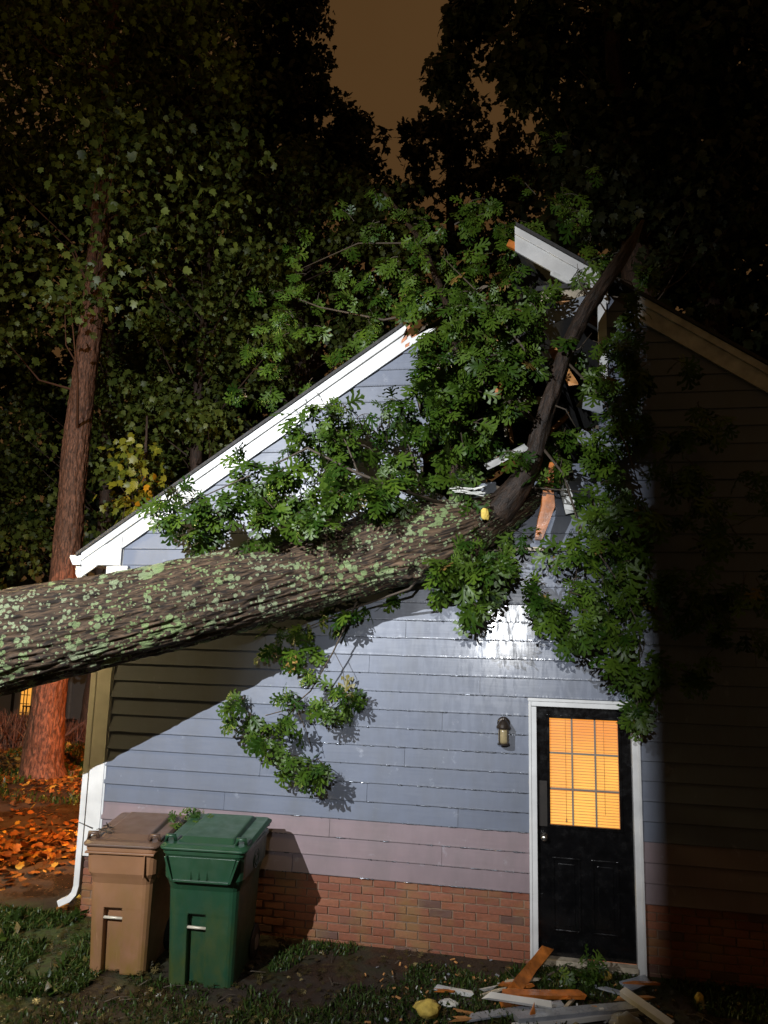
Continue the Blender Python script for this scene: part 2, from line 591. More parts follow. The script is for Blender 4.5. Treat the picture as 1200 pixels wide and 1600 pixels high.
def ground_mat():
    m = Mat('wet_ground')
    p = m.pos()
    n = m.noise(p, 1.5, 6, .6)
    n2 = m.noise(p, 9, 6, .65)
    sep = m.n('ShaderNodeSeparateXYZ')
    m.l(p, sep.inputs[0])
    soil = m.mix(n2, (.012, .008, .005), (.042, .026, .014))
    grass = m.mix(n2, (.014, .026, .005), (.042, .062, .012))
    g = m.math('MULTIPLY', m.ramp(n, .50, .66, 0, .8), m.ramp(sep.outputs['Y'], .1, .25, 1, .15))
    lawn = m.math('MULTIPLY', m.ramp(sep.outputs['X'], -3.9, -3.5, 1, 0), m.ramp(sep.outputs['Y'], -.05, .05, 1, 0))
    g = m.math('MAXIMUM', g, m.math('MULTIPLY', lawn, m.ramp(n2, .3, .5, .3, 1)))
    far = m.ramp(sep.outputs['Y'], 4.5, 9, 0, .8)
    g = m.math('MAXIMUM', g, m.math('MULTIPLY', far, m.ramp(n, .4, .6, 0, 1)))
    m.set(Base_Color=m.mix(g, soil, grass))
    wet = m.ramp(m.noise(p, 2.1, 4), .47, .58, 0, 1)
    m.set(Roughness=m.math('SUBTRACT', .75, m.math('MULTIPLY', wet, .62)), Specular_IOR_Level=.5)
    m.set(Normal=m.bump(m.noise(p, 26, 6, .7), .7, .02))
    return m.m


M['ground'] = ground_mat()


def emit(name, col, strength):
    m = Mat(name)
    m.set(Base_Color=(.3, .25, .15), Emission_Color=col, Emission_Strength=strength)
    return m.m


def blind_mat():
    m = Mat('lit_blind_slat')
    p = m.pos()
    sep = m.n('ShaderNodeSeparateXYZ')
    m.l(p, sep.inputs[0])
    glow = m.ramp(m.math('ADD', m.noise(p, 1.6, 2), m.ramp(sep.outputs['Z'], 1.15, 1.95, .22, -.1)), .35, .75, .0, 1)
    m.set(Base_Color=(.18, .10, .04), Roughness=.6, Emission_Color=m.mix(glow, (1.0, .33, .034), (1.0, .53, .068)))
    m.set(Emission_Strength=m.ramp(glow, 0, 1, .88, 1.08))
    return m.m


M['blind'] = blind_mat()
M['blind_gap'] = emit('lit_room_behind_blind', (1.0, .17, .012), .36)
M['far_window'] = emit('far_lit_window', (1.0, .42, .06), 1.0)
M['door_glow'] = emit('light_under_door', (1.0, .22, .05), .35)
M['muntin'] = simple('grey_muntin', (.20, .17, .14), .5, .1, 10)


def glass_mat():
    m = Mat('window_glass')
    tr = m.n('ShaderNodeBsdfTransparent')
    gl = m.n('ShaderNodeBsdfGlossy')
    gl.inputs['Roughness'].default_value = .03
    fr = m.n('ShaderNodeFresnel')
    ms = m.n('ShaderNodeMixShader')
    m.l(fr.outputs[0], ms.inputs[0])
    m.l(tr.outputs[0], ms.inputs[1])
    m.l(gl.outputs[0], ms.inputs[2])
    m.l(ms.outputs[0], m.t.nodes['Material Output'].inputs['Surface'])
    return m.m


M['glass'] = glass_mat()
M['lamp_glass'] = simple('frosted_lamp_glass', (.30, .24, .13), .25, .2, 20)

# ------------------------------------------------------------------ ground, road, far things


def gz(x, y):
    """ground height: flat by the house, falling away to the street"""
    t = np.clip((y - 7.0) / 24.0, 0, 1.6)
    return -t * t * (3 - 1.9 * t) * 1.75 * 1.0


FARZ = float(at(40, 1136, 30).z)
_k = FARZ / float(gz(0, 30))


def gh(x, y):
    n = vnoise(np.stack([x * .9, y * .9, np.zeros_like(x)], -1), 3) * .02 + vnoise(np.stack([x * 3.3, y * 3.3, np.zeros_like(x)], -1), 4) * .012
    near = np.clip((np.abs(y + .0) - .02) / .5, 0, 1)
    return gz(x, y) * _k + n * near - .006


xs = np.concatenate([np.linspace(-300, -30, 10)[:-1], np.linspace(-30, -6.5, 28)[:-1], np.linspace(-6.5, 3, 140), np.linspace(3, 30, 20)[1:], np.linspace(30, 300, 10)[1:]])
ys = np.concatenate([np.linspace(-300, -20, 8)[:-1], np.linspace(-20, -3, 14)[:-1], np.linspace(-3, 1, 80), np.linspace(1, 12, 50)[1:], np.linspace(12, 45, 30)[1:], np.linspace(45, 400, 8)[1:]])
gx, gy = np.meshgrid(xs, ys)
V = np.stack([gx, gy, gh(gx, gy)], -1).reshape(-1, 3)
nx, ny = len(xs), len(ys)
idx = np.arange(nx * ny).reshape(ny, nx)
Q = np.stack([idx[:-1, :-1], idx[:-1, 1:], idx[1:, 1:], idx[1:, :-1]], -1).reshape(-1, 4)
tag(link('ground', np_mesh('ground', V, Q, M['ground'], smooth=True), None), 'wet muddy ground with patches of grass around the house', kind='structure')


def gpt(x, y):
    return float(gh(np.array([x], float), np.array([y], float))[0])


# street far behind, seen under the fallen trunk
rd = MB()
for (ya, yb, dz, mi) in ((19.5, 26.5, .03, 0), (26.5, 26.8, .13, 1), (19.2, 19.5, .13, 1)):
    X = [-60, -25, -10, 5, 40]
    vs_ = []
    for x in X:
        vs_ += [(x, ya, gpt(x, ya) + dz), (x, yb, gpt(x, yb) + dz), (x, yb, gpt(x, yb) - .2), (x, ya, gpt(x, ya) - .2)]
    fs_ = []
    for k in range(len(X) - 1):
        for i in range(4):
            j = (i + 1) % 4
            fs_.append((4 * k + i, 4 * k + j, 4 * k + 4 + j, 4 * k + 4 + i))
    rd.add(vs_, fs_, mi)
tag(rd.build('road', [M['asphalt'], M['concrete']]), 'wet street with kerbs beyond the yard', kind='structure')


def far_house():
    a, b = at(-60, 1136, 31), at(115, 1136, 31)
    zt = at(0, 985, 31).z
    base = (a.x, 31, a.z)
    h = empty('other_house', base, 'pale far house with a lit yellow window across the street, under the fallen trunk', 'house')
    lo = MB()
    lo.box((a.x - 3, 31, a.z - .6), (at(47, 1136, 31).x + .6, 38, zt))
    lo.build('wall', M['far_wall'], h)
    g = MB()
    g.box((at(101, 1136, 30.5).x, 30.5, a.z - .5), (at(185, 1136, 30.5).x + 3, 38, zt + .3))
    g.build('garage_wall', M['far_wall'], h)
    fr = MB()
    p0, p1 = at(14.5, 1116, 30.9), at(24, 1060, 30.9)
    fr.box((p0.x, 30.93, p0.z), (p1.x, 30.99, p1.z + .6))
    fr.build('shutter', M['far_dark'], h)
    wi = MB()
    p0, p1 = at(28, 1130, 30.9), at(48, 1075, 30.9)
    wi.box((p0.x, 30.95, p0.z), (p1.x, 30.99, p1.z + .3))
    w = wi.build('lit_window', M['far_window'], h)
    mu = MB()
    for t in (.33, .66):
        x = p0.x + (p1.x - p0.x) * t
        mu.box((x - .02, 30.92, p0.z), (x + .02, 30.948, p1.z + .3))
    for t in (.3, .55, .8):
        z = p0.z + (p1.z - p0.z) * t
        mu.box((p0.x, 30.91, z - .02), (p1.x, 30.919, z + .02))
    mu.build('window_grille', M['far_dark'], h)
    st = MB()
    p = at(104, 1136, 30.3)
    st.box((p.x - .06, 30.38, p.z), (p.x + .06, 30.49, zt))
    st.build('corner_post', M['white'], h)
    ro = MB()
    x0, x1 = a.x - 4, at(185, 1136, 31).x + 4
    ro.add([(x0, 30, zt), (x1, 30, zt + .3), (x1, 35, zt + 3), (x0, 35, zt + 3), (x0, 39, zt), (x1, 39, zt)], [(0, 1, 2, 3), (3, 2, 5, 4)])
    ro.build('roof', M['shingle'], h)
    # bench on its porch and planter by the garage
    ch = MB()
    p = at(34, 1131, 30.2)
    w_ = .8
    for i in range(5): ch.box((p.x + i * w_ / 4 - .02, 30.2, p.z + .05), (p.x + i * w_ / 4 + .02, 30.24, p.z + .95))
    ch.box((p.x - .05, 29.75, p.z + .45), (p.x + w_ + .05, 30.19, p.z + .5))
    ch.box((p.x - .05, 30.16, p.z + .93), (p.x + w_ + .05, 30.28, p.z + 1.0))
    for i in (0, w_): ch.box((p.x + i - .02, 29.76, p.z - .3), (p.x + i + .02, 29.8, p.z + .45))
    tag(ch.build('porch_chair', M['muntin']), 'slatted porch chair below the far lit window', 'chair')
    pl = MB()
    p = at(110, 1134, 29.9)
    pl.lathe((p.x, 29.9, p.z - .2), [(.22, 0), (.28, .5), (.30, .52), (.27, .55)], 12)
    tag(pl.build('planter', M['far_dark']), 'dark planter pot by the far garage wall, right of the tree', 'planter')


far_house()

# ------------------------------------------------------------------ the house
TANR = .69            # roof slope
APX, APZ = 0.0, 6.62  # roof line apex (outer edge of the rake boards)
XL, XR = -4.30, 4.30
house = empty('house', (0, 0, 0), 'blue grey gabled house with its gable smashed open by the fallen tree', 'house')


def rake_z(x): return APZ - TANR * abs(x - APX)


def w(x, y):
    p = at(x, y, 0)
    return (p.x, p.z)


# hole in the gable: x-interval by height
HOLE = sorted([(w(655, 778)[1], w(690, 778)[0], w(800, 770)[0]), (w(655, 740)[1], w(668, 740)[0], w(905, 735)[0]), (w(655, 680)[1], w(668, 680)[0], w(935, 660)[0]),
               (w(655, 600)[1], w(655, 600)[0], w(940, 600)[0]), (w(650, 540)[1], w(650, 540)[0], w(940, 540)[0]), (w(940, 470)[1], w(640, 520)[0] - .1, w(945, 470)[0]),
               (7.0, -1.3, .55)])


def hole_at(z):
    if z < HOLE[0][0]: return None
    zz = [h[0] for h in HOLE]
    return float(np.interp(z, zz, [h[1] for h in HOLE])), float(np.interp(z, zz, [h[2] for h in HOLE]))


DX0, DX1, DZT = -.066, .955, 2.215       # outer edges of the door casing
dl, dr = at(839.6, 1300, 0).x, at(990.5, 1300, 0).x
DX0, DX1 = at(827, 1300, 0).x, at(1003.5, 1300, 0).x
DZT = at(840, 1091, 0).z
BRICK_T = Z0 - 3 * EXPO

rows = []
k = -3
while True:
    zb = Z0 + k * EXPO
    if zb > APZ - .25: break
    rows.append((k, zb))
    k += 1
sheath = MB()
TH = .016
for k, zb in rows:
    zt = zb + EXPO
    zm = (zb + zt) / 2
    half = (APZ - .17 - zb) / TANR
    x0 = max(XL + .16, -half)
    x1 = min(XR, half)
    if x1 - x0 < .1: continue
    spans = [(x0, x1)]

    def cut(spans, a, b):
        out = []
        for s, e in spans:
            if b <= s or a >= e: out.append((s, e)); continue
            if s < a: out.append((s, a))
            if b < e: out.append((b, e))
        return out
    torn = set()
    if zb < DZT - .004: spans = cut(spans, DX0 + .004, DX1 - .004)
    h = hole_at(zm)
    if h:
        a_, b_ = h[0] + random.uniform(-.05, .05), h[1] + random.uniform(-.03, .03)
        spans = cut(spans, a_, b_)
        torn = {a_, b_}
    for s, e in spans:
        sheath.prism([(s + .01, zb + .003), (e - .01, zb + .003), (e - .01, zt + .003), (s + .01, zt + .003)], .012, .09)
        # break long runs into boards
        cuts = [s]
        x = s + (1.25 + (k * 1.37) % 2.4)
        while x < e - .5:
            cuts.append(x)
            x += 3.66 if random.random() < .6 else 2.2
        cuts.append(e)
        for i in range(len(cuts) - 1):
            a, b = cuts[i] + .0015, cuts[i + 1] - .0015
            ja = random.uniform(-.03, .05) if s in torn and i == 0 else 0
            jb = random.uniform(-.05, .03) if e in torn and i == len(cuts) - 2 else 0
            # under the rake the ends follow the slope
            at_ = max(a, -(APZ - .17 - zt) / TANR) if a <= -half + .01 else a + ja
            bt_ = min(b, (APZ - .17 - zt) / TANR) if b >= half - .01 else b + jb
            # butt edge stands TH+ proud, head tucks under the board above; a small round on the butt
            jit = random.uniform(-.0042, .0030)
            yb, yt = -TH - .004 + jit, -.0075
            bd = MB()
            P = [(yb + .006, zb - .002), (yb + .0015, zb), (yb, zb + .004), (yt, zt + .002), (.010, zt + .002), (.010, zb - .002)]
            fr = [0, 0, .03, 1, 1, 0]
            vs_ = [(a + (at_ - a) * t, y, z) for (y, z), t in zip(P, fr)] + [(b + (bt_ - b) * t, y, z) for (y, z), t in zip(P, fr)]
            n = len(P)
            fs_ = [(j, (j + 1) % n, (j + 1) % n + n, j + n) for j in range(n)] + [tuple(range(n - 1, -1, -1)), tuple(range(n, 2 * n))]
            bd.add(vs_, fs_)
            bd.build('siding_board', M['siding'] if k >= 0 else M['siding_low'], house)
sheath.build('wall_sheathing', M['sheathing'], house)

# water hanging in beads and runs along the butt edges where the wall is soaked
dw = MB()
for k, zb in rows:
    if zb > 3.0: continue
    for _ in range(46 if zb < 1.9 else 30):
        x = -.09 - abs(random.gauss(0, .75)) if random.random() < .8 else random.uniform(-2.6, -.1)
        if x < -3.0 or x > -.085: continue
        L_ = random.choice((.006, .01, .02, .05, .09)) * random.uniform(.6, 1.3)
        L_ = min(L_, -.08 - x) if x + L_ > -.08 else L_
        if L_ < .003: continue
        r_ = random.uniform(.003, .0058)
        y_ = -TH - .0035
        dw.tube([(x, y_, zb + .002), (x + L_ * .2, y_ - .0006, zb + .0015), (x + L_ * .8, y_ - .0004, zb + .0015), (x + L_, y_, zb + .002)], [r_ * .3, r_, r_ * random.uniform(.6, 1.1), r_ * .3], 8)
o_ = dw.build('water_beads', None or simple('water_film', (.12, .13, .15), .2, .1, 10, 0, .65, 1.0), house, smooth=True)
o_['kind'] = 'stuff'

# brick foundation
BL, BH, MJ = .194, .057, .010
mo = MB()
for (xa, xb) in ((XL + .012, DX0 + .005), (DX1 - .005, XR)):
    mo.box((xa, .012, -.25), (xb, .10, BRICK_T - .004))
mo.build('mortar_bed', M['mortar'], house)
brick_mesh = []
for v in range(4):
    b = MB()
    q = [random.uniform(-.0025, .0025) for _ in range(8)]
    b.box((0, 0, 0), (BL, .06, BH))
    b.v = [tuple(c + random.uniform(-.0025, .0025) for c in p) for p in b.v]
    o = b.build('brick', M['brick'], house, bevel=.003)
    brick_mesh.append(o.data)
    bpy.data.objects.remove(o)
nb = 0
rowz = BRICK_T - .006 - BH
r = 0
while rowz > -.13:
    for (xa, xb) in ((XL + .004, DX0), (DX1, 2.15)):
        x = xa - (BL + MJ) * (.5 if r % 2 else 0)
        while x < xb:
            a, b = max(x, xa), min(x + BL, xb - .002)
            if b - a > .03:
                o = bpy.data.objects.new('brick', random.choice(brick_mesh))
                C.objects.link(o)
                o.parent = house
                o.location = (a, random.uniform(-.004, .004), rowz + random.uniform(-.0015, .0015))
                o.scale = ((b - a) / BL, 1, 1)
                nb += 1
            x += BL + MJ
    rowz -= BH + MJ
    r += 1
rest = MB()
rest.box((2.2, .002, -.2), (XR, .05, BRICK_T - .006))
rest.build('foundation_wall', M['brick'], house)

# corner board, left
cb = MB()
cb.box((XL, -.026, BRICK_T - .02), (XL + .155, .10, 3.47))
cb.box((XL + .155, -.020, BRICK_T + .02), (XL + .175, .01, 3.75), 0)
cb.build('corner_board', M['white'], house, bevel=.003)
# frieze block and eave return
rt = MB()
e0 = APZ - TANR * 4.58
rt.prism([(-4.57, e0 - .03), (-4.57, e0 - .12), (-4.13, e0 - .12), (-4.13, e0 + .18)], -.055, -.028)
rt.build('eave_return', M['white'], house, bevel=.003)
bk = MB()
bk.box((-4.21, -.06, e0 - .235), (-4.045, -.005, e0 - .124))
bk.build('eave_block', M['white'], house, bevel=.003)
sf = MB()
sf.box((-4.56, .0, e0 - .13), (-4.30, 9.0, e0 - .115))
sf.build('soffit', M['white'], house)

# rake boards: a wide board and a crown strip on top of it


def rake(name, x0, x1, sgn, mat, jag=0):
    def pt(x, d): return (sgn * x, APZ - TANR * x - d)
    b = MB()
    n = 1
    lo0, hi0 = .085, .255
    if jag:
        poly = [pt(x0, hi0), pt(x1 - .30, hi0), pt(x1 - .22, hi0 - .045), pt(x1 - .05, hi0 - .075), pt(x1 - .03, hi0 - .12), pt(x1 + .06, hi0 - .105), pt(x1 + .02, lo0), pt(x0, lo0)]
    else:
        poly = [pt(x0, hi0), pt(x1, hi0), pt(x1, lo0), pt(x0, lo0)]
    if sgn > 0: poly = poly[::-1]
    b.prism(poly, -.045, -.019)
    o = b.build(name, mat, house, bevel=.002)
    t = MB()
    poly = [pt(x0, .0855), pt(x1 + (.03 if jag else 0), .0855), pt(x1, .045), pt(x1 + (.02 if jag else 0), .005), pt(x0, .005)]
    if sgn > 0: poly = poly[::-1]
    t.prism(poly, -.068, -.019)
    c_ = t.build('rake_moulding', mat, o, bevel=.003)
    return o


rake('rake_board', 4.57, 1.23, -1, M['white'], jag=1)
rake('rake_board', -.17, .70, 1, M['white'])
rake('rake_board', .97, 4.57, 1, M['old_white'])
# torn raw wood behind the broken left rake
tw = MB()
for i in range(9):
    x = -1.26 + random.uniform(-.05, .1)
    z = rake_z(x) - random.uniform(.03, .24)
    tw.beam((x - .25, -.012, z - .17), (x + random.uniform(.02, .13), -.03 + random.uniform(-.02, .01), z + random.uniform(-.02, .12)), .012, .03, jag=.02)
tw.build('broken_rafter_end', M['wood_orange'], house)

# roof: two slabs with a torn hole by the gable, side and back walls
ro = MB()
for sgn in (-1, 1):
    parts = [(4.62, 1.27, -.085, 9.2), (1.27, 0, 2.3, 9.2)] if sgn < 0 else [(4.62, -.16, -.085, 9.2)]
    for xa, xb, ya, yb in parts:
        vs_ = []
        for x in (xa, xb):
            for y in (ya, yb):
                for d in (0, .035):
                    vs_.append((sgn * x, y, APZ - TANR * x + d))
        ro.add(vs_, [(0, 2, 3, 1), (4, 5, 7, 6), (0, 1, 5, 4), (2, 6, 7, 3), (0, 4, 6, 2), (1, 3, 7, 5)])
ro.build('roof', M['shingle'], house)
ow = MB()
ow.box((XL + .02, .11, -.2), (XL + .16, 9, 3.4))
ow.box((XR - .12, .11, -.2), (XR, 9, 3.4))
ow.box((XL, 8.9, -.2), (XR, 9.05, 3.4))
ow.prism([(XL, 3.4), (XR, 3.4), (0, APZ - .2)], 8.9, 9.02)
ow.build('outer_wall', M['siding'], house)
fl = MB()
fl.box((XL + .17, .12, 3.2), (XR - .13, 8.8, 3.3))
fl.build('attic_floor', M['sheathing'], house)
# snapped rafters seen in the hole
for i, (a, b) in enumerate(((at(655, 520, .5), at(760, 450, .5)), (at(850, 455, .35), at(960, 520, .35)), (at(700, 700, .4), at(715, 560, .4)), (at(800, 690, .5), at(780, 560, .5)))):
    q = MB()
    q.beam(a, b, .04, .12, up=(0, 1, 0), jag=.03, seg=3)
    q.build('rafter', M['wood_in'] if i % 2 else M['sheathing'], house)
for i in range(14):
    x, y = random.uniform(680, 900), random.uniform(560, 765)
    a = at(x, y, random.uniform(.05, .45))
    d = Vector((random.gauss(0, .5), random.gauss(0, .2), random.gauss(.25, .7))).normalized()
    q = MB()
    q.beam(a, a + d * random.uniform(.25, .7), random.uniform(.03, .09), random.uniform(.012, .04), up=(0, 1, 0), jag=.06, seg=4)
    q.build('splintered_stud', M[random.choice(('wood_in', 'wood_orange', 'sheathing', 'wood_old'))], house)
for i, (x, y, Y_, l_) in enumerate(((668, 770, -.03, .35), (735, 772, -.03, .4), (930, 690, -.03, .25), (925, 620, -.03, .22), (660, 610, -.03, .2), (662, 690, -.03, .24))):
    a = at(x, y, Y_)
    q = MB()
    q.beam(a + Vector((-l_ / 2, -.04, random.uniform(-.05, .1))), a + Vector((l_ / 2, .02, random.uniform(-.12, .06))), .012, .12, up=(0, -.3, 1), jag=.05, seg=3)
    q.build('torn_siding', M['grey_vinyl'], house)
# vertical white casing left standing beside the hole
q = MB()
x0, x1 = at(935, 540, 0).x, at(948, 540, 0).x
z0, z1 = at(940, 602, 0).z, at(940, 470, 0).z
q.box((x0, -.035, z0), (x1, .03, z1))
q.build('vertical_casing', M['white'], house, bevel=.002)

# gutter end and downspout, left eave
gu = MB()
prof = [(-4.70, e0 - .02), (-4.70, e0 - .05), (-4.66, e0 - .12), (-4.572, e0 - .12), (-4.572, e0 - .02)]
gu.prism(prof, -.06, 9.0)
gu.build('gutter', M['white'], house, bevel=.002)
dsp = MB()


def duct(pts, wx, wy):
    """rectangular pipe along points"""
    vs_, n = [], len(pts)
    for i, p in enumerate(pts):
        p = Vector(p)
        d = (Vector(pts[min(i + 1, n - 1)]) - Vector(pts[max(i - 1, 0)])).normalized()
        s = Vector((0, 1, 0))
        u = s.cross(d).normalized()
        for a, b in ((-1, -1), (1, -1), (1, 1), (-1, 1)): vs_.append(p + s * a * wy / 2 + u * b * wx / 2)
    fs_ = [(3, 2, 1, 0), tuple(4 * (n - 1) + i for i in range(4))]
    for k_ in range(n - 1):
        for i in range(4):
            j = (i + 1) % 4
            fs_.append((4 * k_ + i, 4 * k_ + j, 4 * k_ + 4 + j, 4 * k_ + 4 + i))
    return vs_, fs_


dsp.add(*duct([(-4.62, .02, e0 - .12), (-4.62, .02, e0 - .2), (-4.57, .02, e0 - .28), (-4.38, .02, e0 - .42), (-4.345, .02, e0 - .5), (-4.345, .02, .26), (-4.36, .015, .19), (-4.40, -.0, .14), (-4.49, -.03, .10)], .06, .08))
dsp.build('downspout', M['white'], house, bevel=.004)

# ---- door
door = MB()
DZB = .065
slx0, slx1, slz1 = dl + .004, dr - .004, at(845, 1102.5, 0).z
gx0, gx1 = at(858.5, 1200, 0.02).x, at(967.5, 1200, 0.02).x
gz1, gz0 = at(860, 1121, .02).z, at(862, 1289, .02).z
yf, ybk = .028, .068
door.box((slx0, yf, DZB), (gx0, ybk, slz1))
door.box((gx1, yf, DZB), (slx1, ybk, slz1))
door.box((gx0 + .0005, yf, gz1), (gx1 - .0005, ybk, slz1))
door.box((gx0 + .0005, yf, DZB), (gx1 - .0005, ybk, gz0))
dr_o = door.build('door', M['door_black'], house)
fr = MB()
for a, b in (((gx0 - .022, yf - .012, gz0 - .022), (gx0 + .004, yf - .001, gz1 + .022)), ((gx1 - .004, yf - .012, gz0 - .022), (gx1 + .022, yf - .001, gz1 + .022))): fr.box(a, b)
for z0_, z1_ in ((gz0 - .022, gz0 + .004), (gz1 - .004, gz1 + .022)): fr.box((gx0 + .0045, yf - .012, z0_), (gx1 - .0045, yf - .001, z1_))
fr.build('glazing_frame', M['door_black'], dr_o, bevel=.003)
pw, ph = (gx1 - gx0) / 3, (gz1 - gz0) / 3
for i in range(3):
    for j in range(3):
        g = MB()
        g.box((gx0 + i * pw + .003, yf + .010, gz0 + j * ph + .003), (gx0 + (i + 1) * pw - .003, yf + .013, gz0 + (j + 1) * ph - .003))
        g.build('window_pane', M['glass'], dr_o)
for i in (1, 2):
    g = MB()
    g.box((gx0 + i * pw - .008, yf + .001, gz0 + .005), (gx0 + i * pw + .008, yf + .009, gz1 - .005))
    g.build('muntin', M['muntin'], dr_o, bevel=.002)
for j in (1, 2):
    g = MB()
    g.box((gx0 + .005, yf + .002, gz0 + j * ph - .008), (gx1 - .005, yf + .0085, gz0 + j * ph + .008))
    g.build('muntin', M['muntin'], dr_o, bevel=.002)
nsl = 38
for j in range(nsl):
    z = gz0 + (j + .5) * (gz1 - gz0) / nsl
    hgt = (gz1 - gz0) / nsl
    sl = MB()
    tz = random.uniform(-.0008, .0008)
    vs_ = []
    for x in (gx0 + .006, gx1 - .006):
        vs_ += [(x, .050, z + hgt * .42 + tz), (x, .046, z + hgt * .05), (x, .044, z - hgt * .27 + tz)]
    sl.add(vs_, [(0, 1, 4, 3), (1, 2, 5, 4)])
    sl.build('blind_slat', M['blind'], dr_o)
cd = MB()
for x in (gx0 + pw * .72, gx0 + pw * 2.38):
    cd.tube([(x, .041, gz1 - .01), (x, .041, gz0 + ph * (.35 if x > gx0 + pw else .12))], .0022, 5)
cd.lathe((gx0 + pw * .72, .041, gz0 + ph * .10), [(.003, .03), (.008, 0), (.006, -.005)], 8)
cd.build('blind_cord', M['wood_in'], dr_o)
bg_ = MB()
bg_.box((gx0 - .01, .056, gz0 - .01), (gx1 + .01, .060, gz1 + .01))
bg_.build('lit_backing', M['blind_gap'], dr_o)
mid = (slx0 + slx1) / 2
for (xa, xb, za, zb_) in ((slx0 + .12, mid - .04, .26, .86), (mid + .05, slx1 - .12, .26, .86)):
    g = MB()
    g.box((xa, yf - .010, za), (xa + .02, yf - .001, zb_))
    g.box((xb - .02, yf - .010, za), (xb, yf - .001, zb_))
    g.box((xa + .0205, yf - .010, za), (xb - .0205, yf - .001, za + .02))
    g.box((xa + .0205, yf - .010, zb_ - .02), (xb - .0205, yf - .001, zb_))
    g.box((xa + .05, yf - .008, za + .05), (xb - .05, yf - .001, zb_ - .05))
    g.build('door_panel', M['door_black'], dr_o, bevel=.004)
kn = MB()
kp = at(850, 1307, yf)
kn.lathe((kp.x, yf - .001, kp.z), [(.033, 0), (.033, -.006), (.014, -.010), (.012, -.03), (.022, -.036), (.028, -.050), (.024, -.062), (.010, -.067)], 18, 'Y')
kn.build('door_knob', M['metal'], dr_o, smooth=True)
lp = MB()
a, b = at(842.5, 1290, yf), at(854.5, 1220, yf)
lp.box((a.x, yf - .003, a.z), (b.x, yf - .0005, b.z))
lp.build('reflection_patch', simple('dull_brown_reflection', (.014, .010, .007), .6, .2, 12), dr_o)  # brown box painting a reflection in the glossy door
dk = MB()
p = at(848, 1312, yf)
cas = MB()
for (xa, xb) in ((DX0, dl), (dr, DX1)):
    cas.box((xa, -.030, -.06), (xb, .075, DZT - .002 - (dl - DX0)))
    xm, s_ = (xa, 1) if xa < 0 else (xb, -1)
    cas.box((min(xm, xm + s_ * .022), -.040, -.06), (max(xm, xm + s_ * .022), -.0305, DZT - .0665 + .04))
cas.build('door_casing', M['white'], house, bevel=.003)
hd = MB()
hd.box((DX0, -.0305, DZT - .066), (DX1, .075, DZT))
hd.box((DX0 - .005, -.042, DZT - .022), (DX1 + .005, -.031, DZT + .004))
hd.build('door_head_casing', M['white'], house, bevel=.003)
sl = MB()
sl.box((dl, -.05, .02), (dr, .10, .062))
sl.box((dl, -.02, -.1), (dr, .10, .019))
sl.build('door_sill', M['wood_old'], house, bevel=.003)
gl = MB()
gl.box((mid, .03, .0625), (slx1, .06, .0642))
gl.build('door_gap_glow', M['door_glow'], house)

# ---- wall lamp
lx, lz = at(787, 1143, 0).x, at(787, 1143, 0).z
wl = MB()
wl.lathe((lx, -.013, lz + .075), [(.058, 0), (.058, -.012), (.045, -.022), (.02, -.03)], 18, 'Y')
wl.tube([(lx, -.035, lz + .08), (lx, -.08, lz + .095), (lx, -.10, lz + .075)], .012, 8)
wlo = wl.build('wall_lamp', M['bronze'], house, smooth=False)
cp = MB()
cp.lathe((lx, -.095, lz - .10), [(.050, 0), (.056, .004), (.056, .012), (.050, .016)], 12)
cp.lathe((lx, -.095, lz + .04), [(.062, 0), (.064, .012), (.052, .036), (.034, .062), (.014, .078), (.010, .090)], 16)
for i in range(4):
    a = PI / 4 + i * PI / 2
    x, y = lx + .05 * math.cos(a), -.095 + .05 * math.sin(a)
    cp.box((x - .005, y - .005, lz - .085), (x + .005, y + .005, lz + .042))
cp.build('lamp_cage', M['bronze'], wlo)
lg = MB()
lg.lathe((lx, -.095, lz - .084), [(.042, 0), (.046, .02), (.046, .10), (.042, .122)], 14)
lg.build('lamp_glass', M['lamp_glass'], wlo, smooth=True)

# ------------------------------------------------------------------ added house behind the viewer, unseen: blocks the lamps from the right wall
nh = empty('blocking_house', (0, -12, 0), 'added tall plain house, unseen behind the viewer, blocking lamp light from the right', 'house')
nh.name = 'other_house'  # the added, unseen blocking house
dirK = Vector((at(1001, 900, 0).x + .02 - KEY.x, -KEY.y, 0))
cx = KEY.x + dirK.x * .115
cy = KEY.y + dirK.y * .115
q = MB()
q.box((cx, -18, 0), (9.5, cy, 11))
q.build('wall', M['far_wall'], nh)  # wall of the added blocker house
q = MB()
q.box((-.205, cy + .004, 0), (9.4, -7.2, 10.9))  # added wing that keeps the small lamp off the right wall
q.build('blocker_wing', M['far_wall'], nh)
q = MB()
q.add([(cx - .0, -18.3, 11.01), (9.8, -18.3, 11.01), (9.8, cy + .0, 11.01), (cx - .0, cy + .0, 11.01), (cx, -13, 13), (9.8, -13, 13)], [(0, 1, 5, 4), (2, 3, 4, 5), (0, 4, 3), (1, 2, 5)])
q.build('roof', M['shingle'], nh)  # roof of the added blocker house
q = MB()
q.box((-1.4, cy + .005, .1), (-.5, cy + .03, 2.2))
q.build('door', M['door_black'], nh)  # door of the added blocker house

# ------------------------------------------------------------------ leaves


